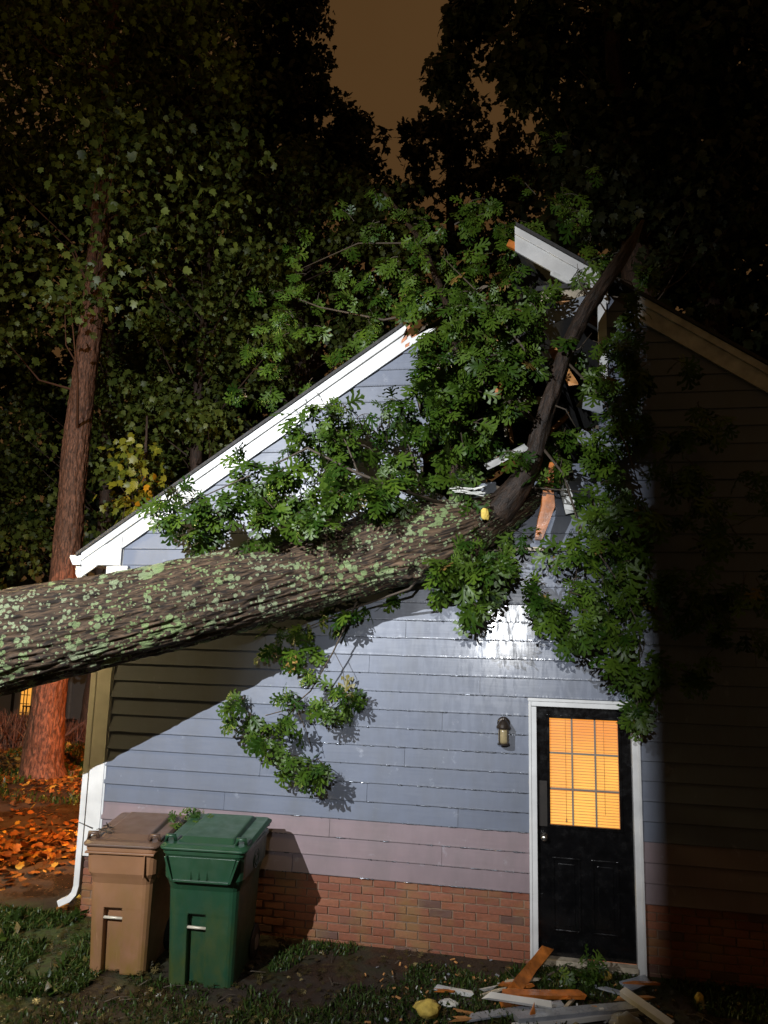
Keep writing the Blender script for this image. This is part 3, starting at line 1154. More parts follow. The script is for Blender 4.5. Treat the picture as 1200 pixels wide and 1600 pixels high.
def leaf_oak():
    """pin-oak leaf, length 1 along +Y, three pairs of bristle-tipped lobes and an end lobe"""
    v, f = [], []

    def P(x, y, z=0.0):
        v.append((x, y, z))
        return len(v) - 1
    ys_ = [.0, .14, .30, .50, .68, .80]
    mid_ = [P(0, y, 0) for y in ys_]
    tip = P(0, 1.0, -.06)
    for s in (-1, 1):
        sin = [P(s * .010, .0), P(s * .022, .14, .008), P(s * .035, .31, .012), P(s * .04, .50, .012), P(s * .035, .685, .008), P(s * .04, .80, .0)]
        for i in range(5):
            q = (mid_[i], mid_[i + 1], sin[i + 1], sin[i]) if s < 0 else (mid_[i], sin[i], sin[i + 1], mid_[i + 1])
            f.append(q[:3]); f.append((q[0], q[2], q[3]))
        for (i, tx, ty, sx, sy) in ((1, .30, .33, .17, .30), (2, .46, .66, .26, .58), (3, .34, .93, .19, .80)):
            a = P(s * tx, ty, -.05)
            b1 = P(s * tx * .58, ty - .13, .012)
            b2 = P(s * tx * .44, ty - .05, .006)
            sp = P(s * (tx * .90), ty - .19, -.03)
            lo, hi = sin[i], sin[i + 1]
            for t in ((lo, b1, b2), (lo, b2, hi), (b1, a, b2), (b1, sp, a)):
                f.append(t if s > 0 else t[::-1])
        e = P(s * .12, .93, -.03)
        t = (sin[5], e, tip)
        f.append(t if s > 0 else t[::-1])
        t = (mid_[5], sin[5], tip)
        f.append(t if s > 0 else t[::-1])
    v = np.array(v)
    v[:, 2] += .10 * np.abs(v[:, 0]) - .10 * v[:, 1] ** 2
    return v, np.array(f)


def leaf_broad():
    """maple / tulip-like leaf, length 1"""
    o = [(0, 0), (.30, .06), (.44, .30), (.30, .42), (.40, .72), (.16, .70), (0, 1.0)]
    v = [(0, 0, 0), (0, .45, .03), (0, 1.0, -.08)]
    f = []
    for s in (-1, 1):
        n = len(v)
        v += [(s * x, y, -.08 * abs(x)) for x, y in o[1:-1]]
        ids = [0] + [n + i for i in range(5)] + [2]
        for i in range(len(ids) - 1):
            t = (1, ids[i], ids[i + 1])
            f.append(t if s > 0 else t[::-1])
    return np.array(v), np.array(f)


def leaf_simple():
    v = np.array([(0, 0, 0), (.32, .45, -.05), (0, 1, -.08), (-.32, .45, -.05), (0, .45, .04)])
    return v, np.array([(0, 1, 4), (1, 2, 4), (2, 3, 4), (3, 0, 4)])


OAK, BROAD, SIMPLE = leaf_oak(), leaf_broad(), leaf_simple()


def frames(d, nrm):
    d = d / np.linalg.norm(d, axis=1, keepdims=True)
    x = np.cross(d, nrm)
    l = np.linalg.norm(x, axis=1, keepdims=True)
    x = x / np.maximum(l, 1e-6)
    z = np.cross(x, d)
    return np.stack([x, d, z], 2)          # columns: local x, y, z


def leaves_mesh(name, tmpl, pos, d, nrm, size, mat, tint=None):
    v, f = tmpl
    F = frames(d, nrm)
    n = len(pos)
    jit = 1 + RNG.uniform(-.12, .12, (n, 1, 3))
    co = np.einsum('nij,nkj->nki', F, v[None] * jit * size[:, None, None]) + pos[:, None, :]
    tris = (f[None] + (np.arange(n) * len(v))[:, None, None]).reshape(-1, 3)
    t = RNG.random(n) if tint is None else tint
    return np_mesh(name, co.reshape(-1, 3), tris, mat, np.repeat(t, len(v)))


def rand_dirs(n, bias=(0, 0, 0), k=1.0):
    a = RNG.normal(size=(n, 3)) * k + np.array(bias)
    return a / np.linalg.norm(a, axis=1, keepdims=True)


# ------------------------------------------------------------------ bark tubes


def bark_tube(name, pts, rad, nr, step, mat, relief=.012, seed=1, knots=(), lobes=.04):
    """trunk or limb: a tube along a smoothed path with ridged bark, uv in metres"""
    pts = np.array([list(p) for p in pts], float)
    seg = np.concatenate([[0], np.cumsum(np.linalg.norm(np.diff(pts, axis=0), axis=1))])
    n = max(4, int(seg[-1] / step))
    s = np.linspace(0, seg[-1], n)
    P = np.stack([np.interp(s, seg, pts[:, i]) for i in range(3)], 1)
    R = np.interp(s, seg, rad)
    w_ = max(1, int(.25 / step))
    ker = np.hanning(2 * w_ + 3)
    ker /= ker.sum()
    pad = len(ker) // 2
    for arr in ([P[:, i] for i in range(3)] + [R]):
        a0, a1 = arr[1] - arr[0], arr[-1] - arr[-2]
        ext = np.concatenate([arr[0] + a0 * np.arange(-pad, 0), arr, arr[-1] + a1 * np.arange(1, pad + 1)])
        arr[:] = np.convolve(ext, ker, 'valid')
    T = np.gradient(P, axis=0)
    T /= np.linalg.norm(T, axis=1, keepdims=True)
    ref = np.array([0.0, 1.0, 0.05]) if abs(T[:, 1].mean()) < .8 else np.array([1.0, 0, 0])
    S = np.cross(T, ref)
    S /= np.linalg.norm(S, axis=1, keepdims=True)
    U = np.cross(S, T)
    th = np.linspace(0, 2 * PI, nr + 1)
    cs, sn = np.cos(th), np.sin(th)
    Rm = R.mean()
    ss, tt = np.meshgrid(s, th, indexing='ij')
    cyl = np.stack([np.cos(tt) * Rm, np.sin(tt) * Rm, ss], -1)
    fq = min(22.0, nr / (2 * PI * Rm) / 3.0)
    ridge = 1 - np.abs(vnoise(cyl * np.array([fq, fq, fq * .17]) + .35 * vnoise(cyl * 6, seed)[..., None], seed + 1)) * 2
    ridge2 = vnoise(cyl * np.array([fq * 1.9, fq * 1.9, fq * .55]), seed + 2)
    slow = vnoise(cyl * 1.3, seed + 3) * lobes
    rr = R[:, None] * (1 + slow) + relief * (ridge * .6 + ridge2 * .5)
    for (ks, kt, kr, kh) in knots:
        dd = np.sqrt((ss - ks) ** 2 + ((tt - kt + PI) % (2 * PI) - PI) ** 2 * Rm ** 2)
        rr += kh * np.exp(-(dd / kr) ** 2 * 1.6) - kh * 1.5 * np.exp(-(dd / (kr * .38)) ** 2) + kh * .18 * np.sin(dd / kr * 16) * np.exp(-(dd / kr) ** 2)
    co = P[:, None, :] + (S[:, None, :] * np.cos(tt)[..., None] + U[:, None, :] * np.sin(tt)[..., None]) * rr[..., None]
    idx_ = np.arange(n * (nr + 1)).reshape(n, nr + 1)
    q_ = np.stack([idx_[:-1, :-1], idx_[:-1, 1:], idx_[1:, 1:], idx_[1:, :-1]], -1).reshape(-1, 4)
    uv = np.stack([ss, tt * Rm], -1).reshape(-1, 2)
    return np_mesh(name, co.reshape(-1, 3), q_, mat, uv=uv, smooth=True)


# ------------------------------------------------------------------ the fallen oak
oak = empty('fallen_oak_tree', (0, 0, 0), 'huge lichen covered oak tree fallen across the gable of the blue grey house', 'tree')
A0, A1 = at(-60, 1016, -1.46), at(165, 969, -1.07)
A2, A3, A4 = at(340, 929, -.74), at(520, 883, -.45), at(650, 845, -.42)
dirL = (A0 - A1).normalized()
far_end = A0 + dirL * 7.2
far_end.z = max(far_end.z, .38)
tr_pts = [far_end, A0, A1, A2, A3, A4, at(692, 838, -.42), at(722, 828, -.38), at(760, 812, -.32), at(800, 790, -.18), at(850, 768, .3), at(900, 750, 1.0)]
tr_r = [.55, .445, .385, .360, .335, .345, .33, .27, .20, .15, .12, .09]
me = bark_tube('trunk', tr_pts, tr_r, 330, .017, M['oak_bark'], .022, 5, lobes=.05,
               knots=[(7.2 + (A4 - A0).length - .03, 3.9, .17, .055), (7.2 + (A4 - A0).length + .02, 2.6, .2, .03), (7.2 + 2.1, 2.4, .12, .015)])
link('trunk', me, None, oak)
root = MB()
for i in range(9):
    a = 2 * PI * i / 9
    d = -dirL
    s_ = Vector((0, 1, 0)).cross(d).normalized()
    u_ = s_.cross(d)
    o_ = (s_ * math.cos(a) + u_ * math.sin(a))
    root.tube([far_end - dirL * -.1 + o_ * .2, far_end + dirL * .2 + o_ * .7, far_end + dirL * .15 + o_ * 1.3], [.2, .12, .03], 8)
root.build('root', M['twig'], oak)
LIMB = [at(770, 806, -.34), at(806, 768, -.36), at(832, 722, -.38), at(846, 668, -.40), at(866, 606, -.40), at(884, 548, -.40), at(912, 490, -.40), at(940, 448, -.38), at(968, 408, -.34), at(984, 384, -.3), at(996, 362, -.25), at(1004, 345, -.2)]
link('limb', bark_tube('limb', LIMB, [.15, .115, .088, .078, .074, .070, .072, .068, .060, .046, .03, .012], 72, .012, M['limb_bark'], .010, 9, lobes=.10), None, oak)
br2 = [at(720, 800, -.4), at(712, 700, -.1), at(720, 600, .3), at(700, 480, .8), at(660, 380, 1.5), at(600, 300, 2.2)]
link('limb', bark_tube('limb', br2, [.10, .075, .055, .04, .03, .015], 32, .03, M['limb_bark'], .006, 19), None, oak)
# torn pale wood along the split
tw = MB()
for i in range(16):
    x = random.uniform(702, 748)
    p = at(x, 760 + (x - 700) * .12 + random.uniform(-2, 8), -.62)
    tw.beam(p, p + Vector((random.uniform(.05, .14), random.uniform(-.02, .05), random.uniform(-.02, .03))), .02, .008, jag=.01)
tw.build('torn_wood', M['foam_white'], oak)
LEAF = {'p': [], 'd': [], 'n': [], 's': []}
twigs = MB()


def shoot(p, d, length, nl, droop=.5, size=.15):
    """a twig with alternate oak leaves"""
    p = Vector(p)
    d = Vector(d).normalized()
    pts = [p.copy()]
    n = 5
    for i in range(n):
        d = (d + Vector((random.gauss(0, .13), random.gauss(0, .13), random.gauss(0, .10) - droop * .22))).normalized()
        p = p + d * (length / n)
        pts.append(p.copy())
    twigs.tube(pts, [.005, .0045, .004, .0035, .003, .002], 4, caps=False)
    for i in range(nl):
        t = (.18 + .82 * (i + random.random()) / nl) * n
        k_ = min(int(t), n - 1)
        q = pts[k_].lerp(pts[k_ + 1], t - k_)
        td = (pts[k_ + 1] - pts[k_]).normalized()
        ld = td * .55 + Vector((random.gauss(0, .62), random.gauss(0, .62), random.gauss(-.55, .5)))
        LEAF['p'].append(q + ld.normalized() * .015)
        LEAF['d'].append(ld)
        LEAF['n'].append(Vector((random.gauss(-.1, .6), random.gauss(-.45, .55), random.gauss(.65, .5))))
        LEAF['s'].append(size * random.uniform(.55, 1.3))


def cluster(x, y, Y, rx, ry, ns, nl=7, stem=None, droop=.8, size=.172):
    """leafy spray: rx, ry in photo pixels at depth Y, ns twigs"""
    c = at(x, y, Y)
    m = (c - Vector(CAM)).dot(Vector(FWD)) / FPX
    R_ = rx * m
    Rz = ry * m
    if stem is not None: 
        st = Vector(stem)
        mid_ = st.lerp(c, .5) + Vector((random.gauss(0, .05), random.gauss(0, .05), .06))
        twigs.tube([st, mid_, c], [.013, .009, .006], 5, caps=False)
    for i in range(ns):
        v_ = Vector(rand_dirs(1)[0])
        st = c + Vector((v_.x * R_ * .55, v_.y * min(R_, Rz, .35) * .6, v_.z * Rz * .55 + Rz * .1))
        d = Vector((v_.x * R_, v_.y * .25, v_.z * Rz * .8 + .05)) + Vector(rand_dirs(1)[0]) * .08
        shoot(st, d, max(.12, .55 * (R_ + Rz) / 2) * random.uniform(.7, 1.2), nl, droop, size)


def bough(pts, r0, r1):
    branch = MB()
    branch.tube([at(*p) for p in pts], [.55 * (r0 + (r1 - r0) * i / (len(pts) - 1)) for i in range(len(pts))], 7)
    branch.build('branch', M['twig'], oak, smooth=True)


# boughs that carry the sprays
bough([(700, 790, -.55), (640, 770, -.75), (560, 740, -.85), (480, 700, -.8), (420, 730, -.75), (330, 770, -.7), (270, 800, -.65)], .035, .006)
bough([(560, 740, -.85), (540, 690, -.7), (500, 640, -.6)], .018, .006)
bough([(660, 770, -.6), (640, 700, -.5), (620, 640, -.45)], .02, .006)
bough([(560, 935, -.3), (520, 1020, -.26), (485, 1080, -.25), (452, 1108, -.25), (415, 1118, -.25)], .016, .008)
bough([(522, 1018, -.26), (536, 1045, -.25), (538, 1070, -.25)], .006, .004)
bough([(462, 1105, -.25), (478, 1140, -.25), (486, 1170, -.25)], .008, .004)
bough([(690, 860, -.5), (640, 920, -.5), (540, 955, -.25), (470, 985, -.14)], .03, .006)
bough([(730, 860, -.6), (735, 900, -.7), (740, 935, -.7)], .014, .005)
bough([(840, 690, -.4), (880, 740, -.5), (905, 820, -.55), (900, 900, -.6), (880, 960, -.6)], .025, .006)
bough([(905, 820, -.55), (960, 900, -.6), (1000, 980, -.6), (1000, 1080, -.5)], .016, .005)
bough([(880, 560, -.4), (940, 620, -.5), (980, 700, -.6), (1010, 800, -.7)], .022, .007)
bough([(846, 668, -.4), (760, 600, -.5), (700, 560, -.5), (660, 560, -.45)], .03, .007)
bough([(866, 606, -.4), (800, 520, -.35), (740, 450, -.2), (690, 400, 0)], .03, .007)
bough([(812, 760, -.36), (870, 765, -.45), (930, 770, -.5)], .014, .006)
bough([(700, 480, .8), (600, 500, 1.0), (500, 480, 1.3), (420, 450, 1.6)], .035, .008)
bough([(660, 380, 1.5), (560, 380, 1.8), (470, 420, 2.0)], .025, .008)
bough([(846, 668, -.40), (822, 640, -.46), (800, 612, -.44), (792, 585, -.42)], .022, .006)
bough([(880, 556, -.40), (905, 545, -.46), (925, 520, -.44)], .018, .005)
bough([(925, 470, -.40), (905, 440, -.42), (902, 412, -.40)], .016, .004)
bough([(858, 630, -.40), (884, 640, -.48), (900, 668, -.50)], .018, .005)
bough([(950, 430, -.36), (985, 440, -.38), (1002, 470, -.36)], .014, .004)
CL = [
    (905, 425, -.4, 22, 22, 2), (915, 530, -.42, 22, 22, 3), (795, 590, -.42, 24, 24, 3),
    (700, 560, 0.5, 60, 50, 9), (760, 620, 0.5, 60, 50, 9), (720, 700, 0.4, 50, 46, 8), (790, 520, 0.5, 50, 46, 8), (680, 480, 0.7, 50, 40, 6), (740, 440, 0.7, 50, 40, 8), (650, 400, 1.1, 56, 44, 6), (720, 340, 1.2, 60, 40, 5), (790, 400, 0.7, 46, 36, 6), (600, 330, 1.8, 60, 40, 4), (830, 560, 0.5, 40, 40, 5),
    (700, 570, -0.42, 50, 44, 5), (750, 520, -0.35, 46, 40, 5), (690, 650, -0.48, 44, 40, 5), (760, 590, -0.42, 44, 40, 4), (660, 640, -0.45, 30, 40, 4),
    (950, 580, -0.12, 30, 46, 7), (965, 660, -0.12, 34, 46, 7), (950, 740, -0.12, 36, 46, 8), (975, 820, -0.12, 34, 46, 8), (960, 900, -0.12, 36, 46, 8), (990, 970, -0.12, 30, 46, 7), (1000, 1050, -0.1, 20, 40, 5), (905, 690, -0.15, 30, 36, 5),
    (742, 935, -0.7, 18, 22, 4),
    # left sprays over the trunk
    (270, 792, -0.65, 38, 22, 7), (300, 815, -0.66, 40, 26, 8), (305, 845, -0.66, 22, 22, 4), (345, 778, -0.7, 38, 24, 7), (395, 745, -0.72, 38, 30, 8), (440, 770, -0.75, 45, 34, 10), (455, 720, -0.75, 38, 30, 7),
    (490, 650, -0.6, 34, 34, 8), (500, 690, -0.66, 36, 28, 7), (545, 662, -0.6, 26, 30, 6), (545, 700, -0.7, 36, 26, 7), (500, 760, -0.85, 48, 36, 10), (560, 770, -0.9, 46, 30, 9), (610, 775, -0.85, 36, 24, 6), (430, 810, -0.95, 42, 26, 6), (390, 840, -1, 20, 12, 2), (500, 805, -1, 40, 20, 6),
    # column of leaves right of them
    (618, 650, -0.45, 26, 38, 7), (640, 690, -0.5, 22, 34, 4), (612, 708, -0.5, 18, 28, 3), (655, 580, -0.45, 34, 40, 6), (655, 740, -0.6, 22, 30, 2),
    # the dense mass in front of the hole
    (700, 520, -0.35, 50, 44, 9), (760, 480, -0.3, 52, 40, 8), (690, 600, -0.45, 46, 46, 9), (740, 560, -0.45, 50, 44, 8), (720, 660, -0.5, 50, 46, 9), (770, 640, -0.5, 44, 46, 7), (700, 720, -0.5, 40, 36, 6), (780, 710, -0.5, 34, 36, 2), (800, 580, -0.4, 40, 44, 6), (810, 480, -0.3, 44, 36, 6), (830, 440, -0.25, 36, 24, 4), (700, 460, -0.1, 46, 36, 7), (650, 470, 0.2, 40, 30, 5), (760, 420, 0.1, 46, 34, 6), (740, 760, -0.6, 40, 20, 2),
    # above the roof, left of the rake
    (610, 430, 0.9, 44, 40, 5), (560, 470, 1.1, 42, 42, 4), (500, 440, 1.4, 44, 34, 4), (430, 460, 1.6, 42, 40, 4), (400, 520, 1.6, 34, 38, 5), (470, 520, 1.4, 40, 40, 6), (540, 540, 1.1, 36, 36, 5), (590, 520, 0.9, 34, 30, 5), (620, 350, 1.6, 50, 36, 4), (690, 370, 1.2, 46, 40, 6), (560, 370, 1.9, 46, 36, 4), (500, 580, 1.2, 34, 30, 4), (430, 590, 1.5, 34, 34, 4), (610, 470, 0.7, 38, 30, 4), (660, 420, 0.8, 40, 36, 4), (470, 390, 2, 36, 30, 3), (400, 610, 1.6, 30, 30, 3),
    # under the end of the trunk
    (705, 905, -0.75, 26, 24, 7), (745, 915, -0.72, 24, 40, 9), (765, 850, -0.5, 40, 24, 8), (790, 822, -0.45, 26, 20, 3), (760, 880, -0.6, 28, 24, 5), (720, 880, -0.8, 22, 16, 4),
    # hanging in the trunk's shade
    (450, 1000, -0.14, 34, 26, 4), (500, 975, -0.14, 38, 26, 5), (475, 1035, -0.24, 22, 18, 2), (550, 950, -0.14, 32, 18, 3), (600, 930, -0.14, 26, 14, 2),
    # hanging sprays in the light
    (385, 1105, -0.24, 30, 24, 5), (430, 1135, -0.24, 34, 34, 6), (478, 1190, -0.24, 34, 30, 6), (530, 1090, -0.24, 22, 28, 6), (450, 1090, -0.24, 16, 10, 2),
    # right of the limb and down to the door
    (880, 700, -0.45, 40, 36, 6), (930, 650, -0.5, 36, 40, 6), (960, 600, -0.5, 30, 36, 5), (925, 770, -0.5, 30, 36, 4), (940, 830, -0.55, 46, 46, 9), (905, 860, -0.55, 30, 36, 5), (870, 920, -0.6, 38, 30, 6), (900, 970, -0.6, 42, 36, 8), (950, 940, -0.6, 46, 46, 9), (960, 1010, -0.6, 40, 26, 6), (980, 760, -0.6, 40, 50, 6), (840, 780, -0.4, 22, 24, 1), (850, 950, -0.6, 28, 16, 4), (995, 1080, -0.45, 18, 36, 6), (990, 1120, -0.4, 14, 20, 3), (1000, 880, -0.65, 40, 60, 6), (960, 530, -0.4, 30, 40, 4), (990, 480, -0.35, 26, 26, 3),
    # fading away to the right, in the dark
    (1040, 940, -0.7, 60, 60, 6), (1060, 820, -0.7, 60, 60, 6), (1050, 700, -0.7, 50, 60, 6), (1100, 900, -0.7, 60, 80, 6), (1130, 760, -0.7, 60, 80, 6), (1040, 1040, -0.6, 50, 30, 4), (1170, 880, -0.8, 60, 90, 5), (1030, 560, -0.5, 46, 50, 4), (1100, 640, -0.6, 60, 60, 4), (1130, 1000, -0.7, 50, 50, 4),
    # over the ridge
    (850, 330, 0.6, 60, 50, 4), (930, 340, 0.4, 50, 60, 4), (790, 340, 0.9, 50, 40, 7), (990, 400, 0.1, 44, 50, 4), (880, 260, 1, 60, 50, 3),
]
for c in CL: cluster(*c)
tag(twigs.build('twig', M['twig'], oak), kind='stuff')
LP = np.array([list(p) for p in LEAF['p']])
LD = np.array([list(p) for p in LEAF['d']])
LN = np.array([list(p) for p in LEAF['n']])
LS = np.array(LEAF['s'])
rel = LP - CAM
dep = rel @ FWD
px = 600 + FPX * (rel @ RIGHT) / dep
py = 800 - FPX * (rel @ UP) / dep
vis = (px > 200) & (px < 1010) & (py > 380) & (py < 1240)
score = np.where(vis, LS / dep + RNG.random(len(LS)) * .004, -1)
top = np.argsort(-score)[:300]
mask = np.zeros(len(LS), bool)
mask[top] = True
rest_me = leaves_mesh('leaf_mass', OAK, LP[~mask], LD[~mask], LN[~mask], LS[~mask], M['oak_leaf'])
tag(link('leaf_mass', rest_me, None, oak), kind='stuff')
leaf_vars = []
for i in range(10):
    v_ = OAK[0] * (1 + np.random.default_rng(i).uniform(-.12, .12, (1, 3)))
    v_ = v_ + np.array([0, 0, 1]) * (np.random.default_rng(i + 50).uniform(-.12, .12) * v_[:, 0:1])
    leaf_vars.append(np_mesh('leaf', v_, OAK[1], M['oak_leaf'], np.full(len(v_), .04 + .093 * i if i < 9 else .985)))
FR = frames(LD[mask], LN[mask])
for i, (p_, s_) in enumerate(zip(LP[mask], LS[mask])):
    o = bpy.data.objects.new('leaf', random.choice(leaf_vars))
    C.objects.link(o)
    o.parent = oak
    F_ = FR[i] * s_
    o.matrix_world = Matrix(((*F_[0], p_[0]), (*F_[1], p_[1]), (*F_[2], p_[2]), (0, 0, 0, 1)))

# ------------------------------------------------------------------ standing trees


def stand_tree(label, trunk, tr, regions, n_clump, n_leaf, leaf, mat, bark, size, clump_r=.5, group='trees behind the house', nr=28, step=.06):
    """trunk: world points; regions: (polygon in photo pixels, near Y, far Y) where the crown's clumps lie"""
    t = empty('tree', trunk[0], label, 'tree', group)
    o = link('trunk', bark_tube('trunk', [Vector(p) - Vector(trunk[0]) for p in trunk], tr, nr, step, bark, .02, random.randint(1, 90), lobes=.06), None, t)
    cen = []
    tot = sum(w_ for *_, w_ in regions)
    for poly, ya, yb, wt in regions:
        P_ = np.array(poly, float)
        lo, hi = P_.min(0), P_.max(0)
        need = int(n_clump * wt / tot)
        while need > 0:
            x, y = RNG.uniform(lo[0], hi[0]), RNG.uniform(lo[1], hi[1])
            ins = False
            for i in range(len(P_)):
                (x1, y1), (x2, y2) = P_[i], P_[i - 1]
                if (y1 > y) != (y2 > y) and x < (x2 - x1) * (y - y1) / (y2 - y1) + x1: ins = not ins
            if ins:
                cen.append(list(at(x, y, RNG.uniform(ya, yb))))
                need -= 1
    cen = np.array(cen)
    k_ = RNG.integers(0, len(cen), n_leaf)
    g = RNG.normal(size=(n_leaf, 3))
    g /= np.maximum(1, np.linalg.norm(g, axis=1, keepdims=True) / 1.8)
    cr = clump_r * RNG.uniform(.6, 1.4, len(cen))
    pos = cen[k_] + g * cr[k_][:, None] * np.array([1, 1, .62])
    pos[:, 2] = np.maximum(pos[:, 2], .3)
    d = rand_dirs(n_leaf, (0, 0, -.7), .7)
    nm = rand_dirs(n_leaf, (-.1, -.5, .7), .55)
    sz = size * RNG.uniform(.6, 1.25, n_leaf)
    ct = RNG.random(len(cen)) * .55
    tint = np.clip(ct[k_] + RNG.random(n_leaf) * .45, 0, 1)
    me_ = leaves_mesh('crown', leaf, pos - np.array(trunk[0]), d, nm, sz, mat, tint)
    tag(link('crown', me_, None, t), kind='stuff')
    tp = np.array([list(p) for p in trunk])
    for i in RNG.choice(len(cen), min(len(cen), 45), replace=False):
        c_ = cen[i]
        below = tp[np.argmin(np.abs(tp[:, 2] - (c_[2] - 1.2)))]
        # nearest point along the trunk a little below the clump
        zt_ = np.clip(c_[2] - 1.0 - .25 * np.linalg.norm(c_[:2] - below[:2]), tp[0, 2] + 1.5, tp[-1, 2])
        b_ = np.array([np.interp(zt_, tp[:, 2], tp[:, j]) for j in range(3)])
        m_ = (b_ + c_) / 2 + np.array([0, 0, -.25]) + RNG.normal(size=3) * .15
        L_ = np.linalg.norm(c_ - b_)
        if L_ > 3.2: continue
        tw_ = MB()
        tw_.tube([b_, m_, c_], [.010 + .007 * L_, .007 + .004 * L_, .004], 5, caps=False)
        tw_.build('bough', bark, t, smooth=True)
    return t


def tp(px_list, Y, zbase=None):
    out = []
    for (x, y) in px_list: out.append(at(x, y, Y))
    return out


b0 = gnd(68, 1212)
tr1 = [Vector((b0.x, b0.y, -.3)), at(66, 1195, b0.y), at(76, 1100, b0.y), at(104, 880, b0.y), at(118, 700, b0.y), at(132, 590, b0.y), at(144, 500, b0.y), at(160, 330, b0.y), at(172, 150, b0.y), at(180, -60, b0.y), at(186, -250, b0.y)]
stand_tree('tall tree with an orange lit straight trunk, left of the house eave', tr1, [.52, .335, .285, .245, .225, .21, .20, .18, .15, .11, .04],
           [([(-80, -200), (330, -200), (390, 60), (400, 330), (250, 420), (160, 520), (-80, 560)], b0.y - 2.2, b0.y + 3, 1), ([(85, -100), (240, -100), (225, 420), (170, 500), (100, 490)], b0.y - 2.4, b0.y - .8, .22)], 190, 14000, BROAD, M['wood_leaf'], M['wood_bark'], .135, .46, nr=110, step=.03)
b1 = at(132, 1185, 9.5)
stand_tree('thin dark tree trunk just left of the white corner board', [Vector((b1.x, 9.5, gpt(b1.x, 9.5) - .2)), at(134, 1180, 9.5), at(152, 1045, 9.5), at(160, 900, 9.5), at(168, 700, 9.5), at(176, 420, 9.5)], [.30, .26, .20, .17, .14, .06],
           [([(-60, 520), (60, 500), (260, 560), (280, 720), (240, 840), (100, 880), (-60, 930)], 7.2, 11, 1)], 80, 6500, BROAD, M['wood_leaf'], M['dark_bark'], .14, .36)
# understorey behind the roof
q = at(300, 880, 7.5)
stand_tree('leafy olive green tree with a yellowing lower spray, behind the left eave', [Vector((q.x, 7.5, -.3)), at(300, 900, 7.5), at(310, 600, 7.5), at(330, 380, 7.8)], [.2, .16, .1, .04],
           [([(160, 330), (430, 330), (450, 560), (330, 700), (250, 790), (170, 840)], 5.5, 9.0, 1)], 90, 9000, BROAD, M['wood_leaf'], M['dark_bark'], .14, .32)
q = at(210, 860, 5.0)
stand_tree('small sapling with yellow leaves beside the gutter end', [Vector((q.x, 5.0, -.2)), at(215, 900, 5.0), at(225, 780, 5.0), at(230, 650, 5.0)], [.05, .04, .03, .01],
           [([(185, 700), (245, 690), (260, 760), (205, 815)], 4.6, 5.4, 1)], 10, 260, BROAD, M['yellow_leaf'], M['dark_bark'], .15, .22)
q = at(480, 700, 9)
stand_tree('dense green tree rising behind the middle of the left roof slope', [Vector((q.x, 9, -.3)), at(480, 900, 9), at(470, 600, 9), at(460, 250, 9)], [.26, .2, .15, .05],
           [([(330, 180), (560, 260), (640, 330), (690, 480), (520, 560), (400, 640), (320, 520)], 7.5, 11, 1)], 80, 7800, BROAD, M['wood_leaf'], M['dark_bark'], .14, .34)
# taller, farther masses that close the view
q = at(300, 880, 14)
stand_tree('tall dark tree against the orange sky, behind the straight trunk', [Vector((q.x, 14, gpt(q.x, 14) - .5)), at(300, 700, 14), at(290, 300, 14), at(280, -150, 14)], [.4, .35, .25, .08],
           [([(-100, -150), (370, -200), (400, 20), (440, 130), (480, 330), (560, 600), (300, 850), (-100, 950)], 12.5, 17, 1)], 360, 36000, BROAD, M['shaded_leaf'], M['dark_bark'], .36, .8)
q = at(520, 880, 13)
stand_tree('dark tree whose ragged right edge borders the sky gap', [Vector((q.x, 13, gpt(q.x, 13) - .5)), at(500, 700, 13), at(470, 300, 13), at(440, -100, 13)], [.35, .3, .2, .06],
           [([(380, -120), (465, -120), (512, 20), (490, 50), (450, 62), (500, 85), (520, 75), (510, 110), (495, 125), (535, 155), (555, 175), (560, 270), (560, 330), (380, 330)], 11.5, 14.5, 1)], 200, 14000, BROAD, M['shaded_leaf'], M['dark_bark'], .20, .24)
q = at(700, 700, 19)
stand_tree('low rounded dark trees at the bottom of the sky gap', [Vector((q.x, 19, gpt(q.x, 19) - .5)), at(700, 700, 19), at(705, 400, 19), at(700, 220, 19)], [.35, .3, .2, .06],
           [([(530, 210), (560, 175), (585, 190), (592, 290), (612, 285), (625, 205), (650, 185), (665, 175), (700, 190), (728, 150), (742, 160), (745, 200), (775, 195), (800, 200), (835, 235), (900, 300), (900, 560), (530, 560)], 17, 21, 1)], 340, 17000, BROAD, M['shaded_leaf'], M['dark_bark'], .28, .30)
q = at(900, 700, 5.5)
stand_tree('black tree whose drooping boughs hang into the sky gap from the right', [Vector((at(1010, 700, 5.5).x, 5.5, -.3)), at(1010, 700, 5.5), at(990, 350, 5.5), at(960, 100, 5.5), at(940, -150, 5.5)], [.3, .28, .22, .15, .06],
           [([(722, -120), (790, -120), (792, 10), (770, 30), (755, 45), (735, 60), (715, 55)], 5, 6.5, .5), ([(700, 75), (712, 85), (708, 130), (700, 150), (694, 118)], 5, 6, .14),
            ([(780, 85), (800, 80), (850, 50), (870, 130), (830, 160), (805, 145), (785, 100)], 4.5, 6, .42), ([(800, 20), (860, -20), (880, 60), (830, 45)], 4.5, 6, .1),
            ([(870, -120), (1200, -120), (1200, 330), (1000, 420), (880, 330), (856, 230), (880, 120)], 4.5, 8.5, 4)], 420, 24000, BROAD, M['shaded_leaf'], M['dark_bark'], .18, .24)
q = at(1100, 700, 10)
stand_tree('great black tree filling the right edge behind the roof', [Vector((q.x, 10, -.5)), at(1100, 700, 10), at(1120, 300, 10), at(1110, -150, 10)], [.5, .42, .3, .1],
           [([(950, -150), (1290, -150), (1290, 700), (1000, 620), (900, 420), (900, 250)], 9, 13, 1)], 260, 19000, BROAD, M['shaded_leaf'], M['dark_bark'], .28, .75)

# ------------------------------------------------------------------ wheeled carts


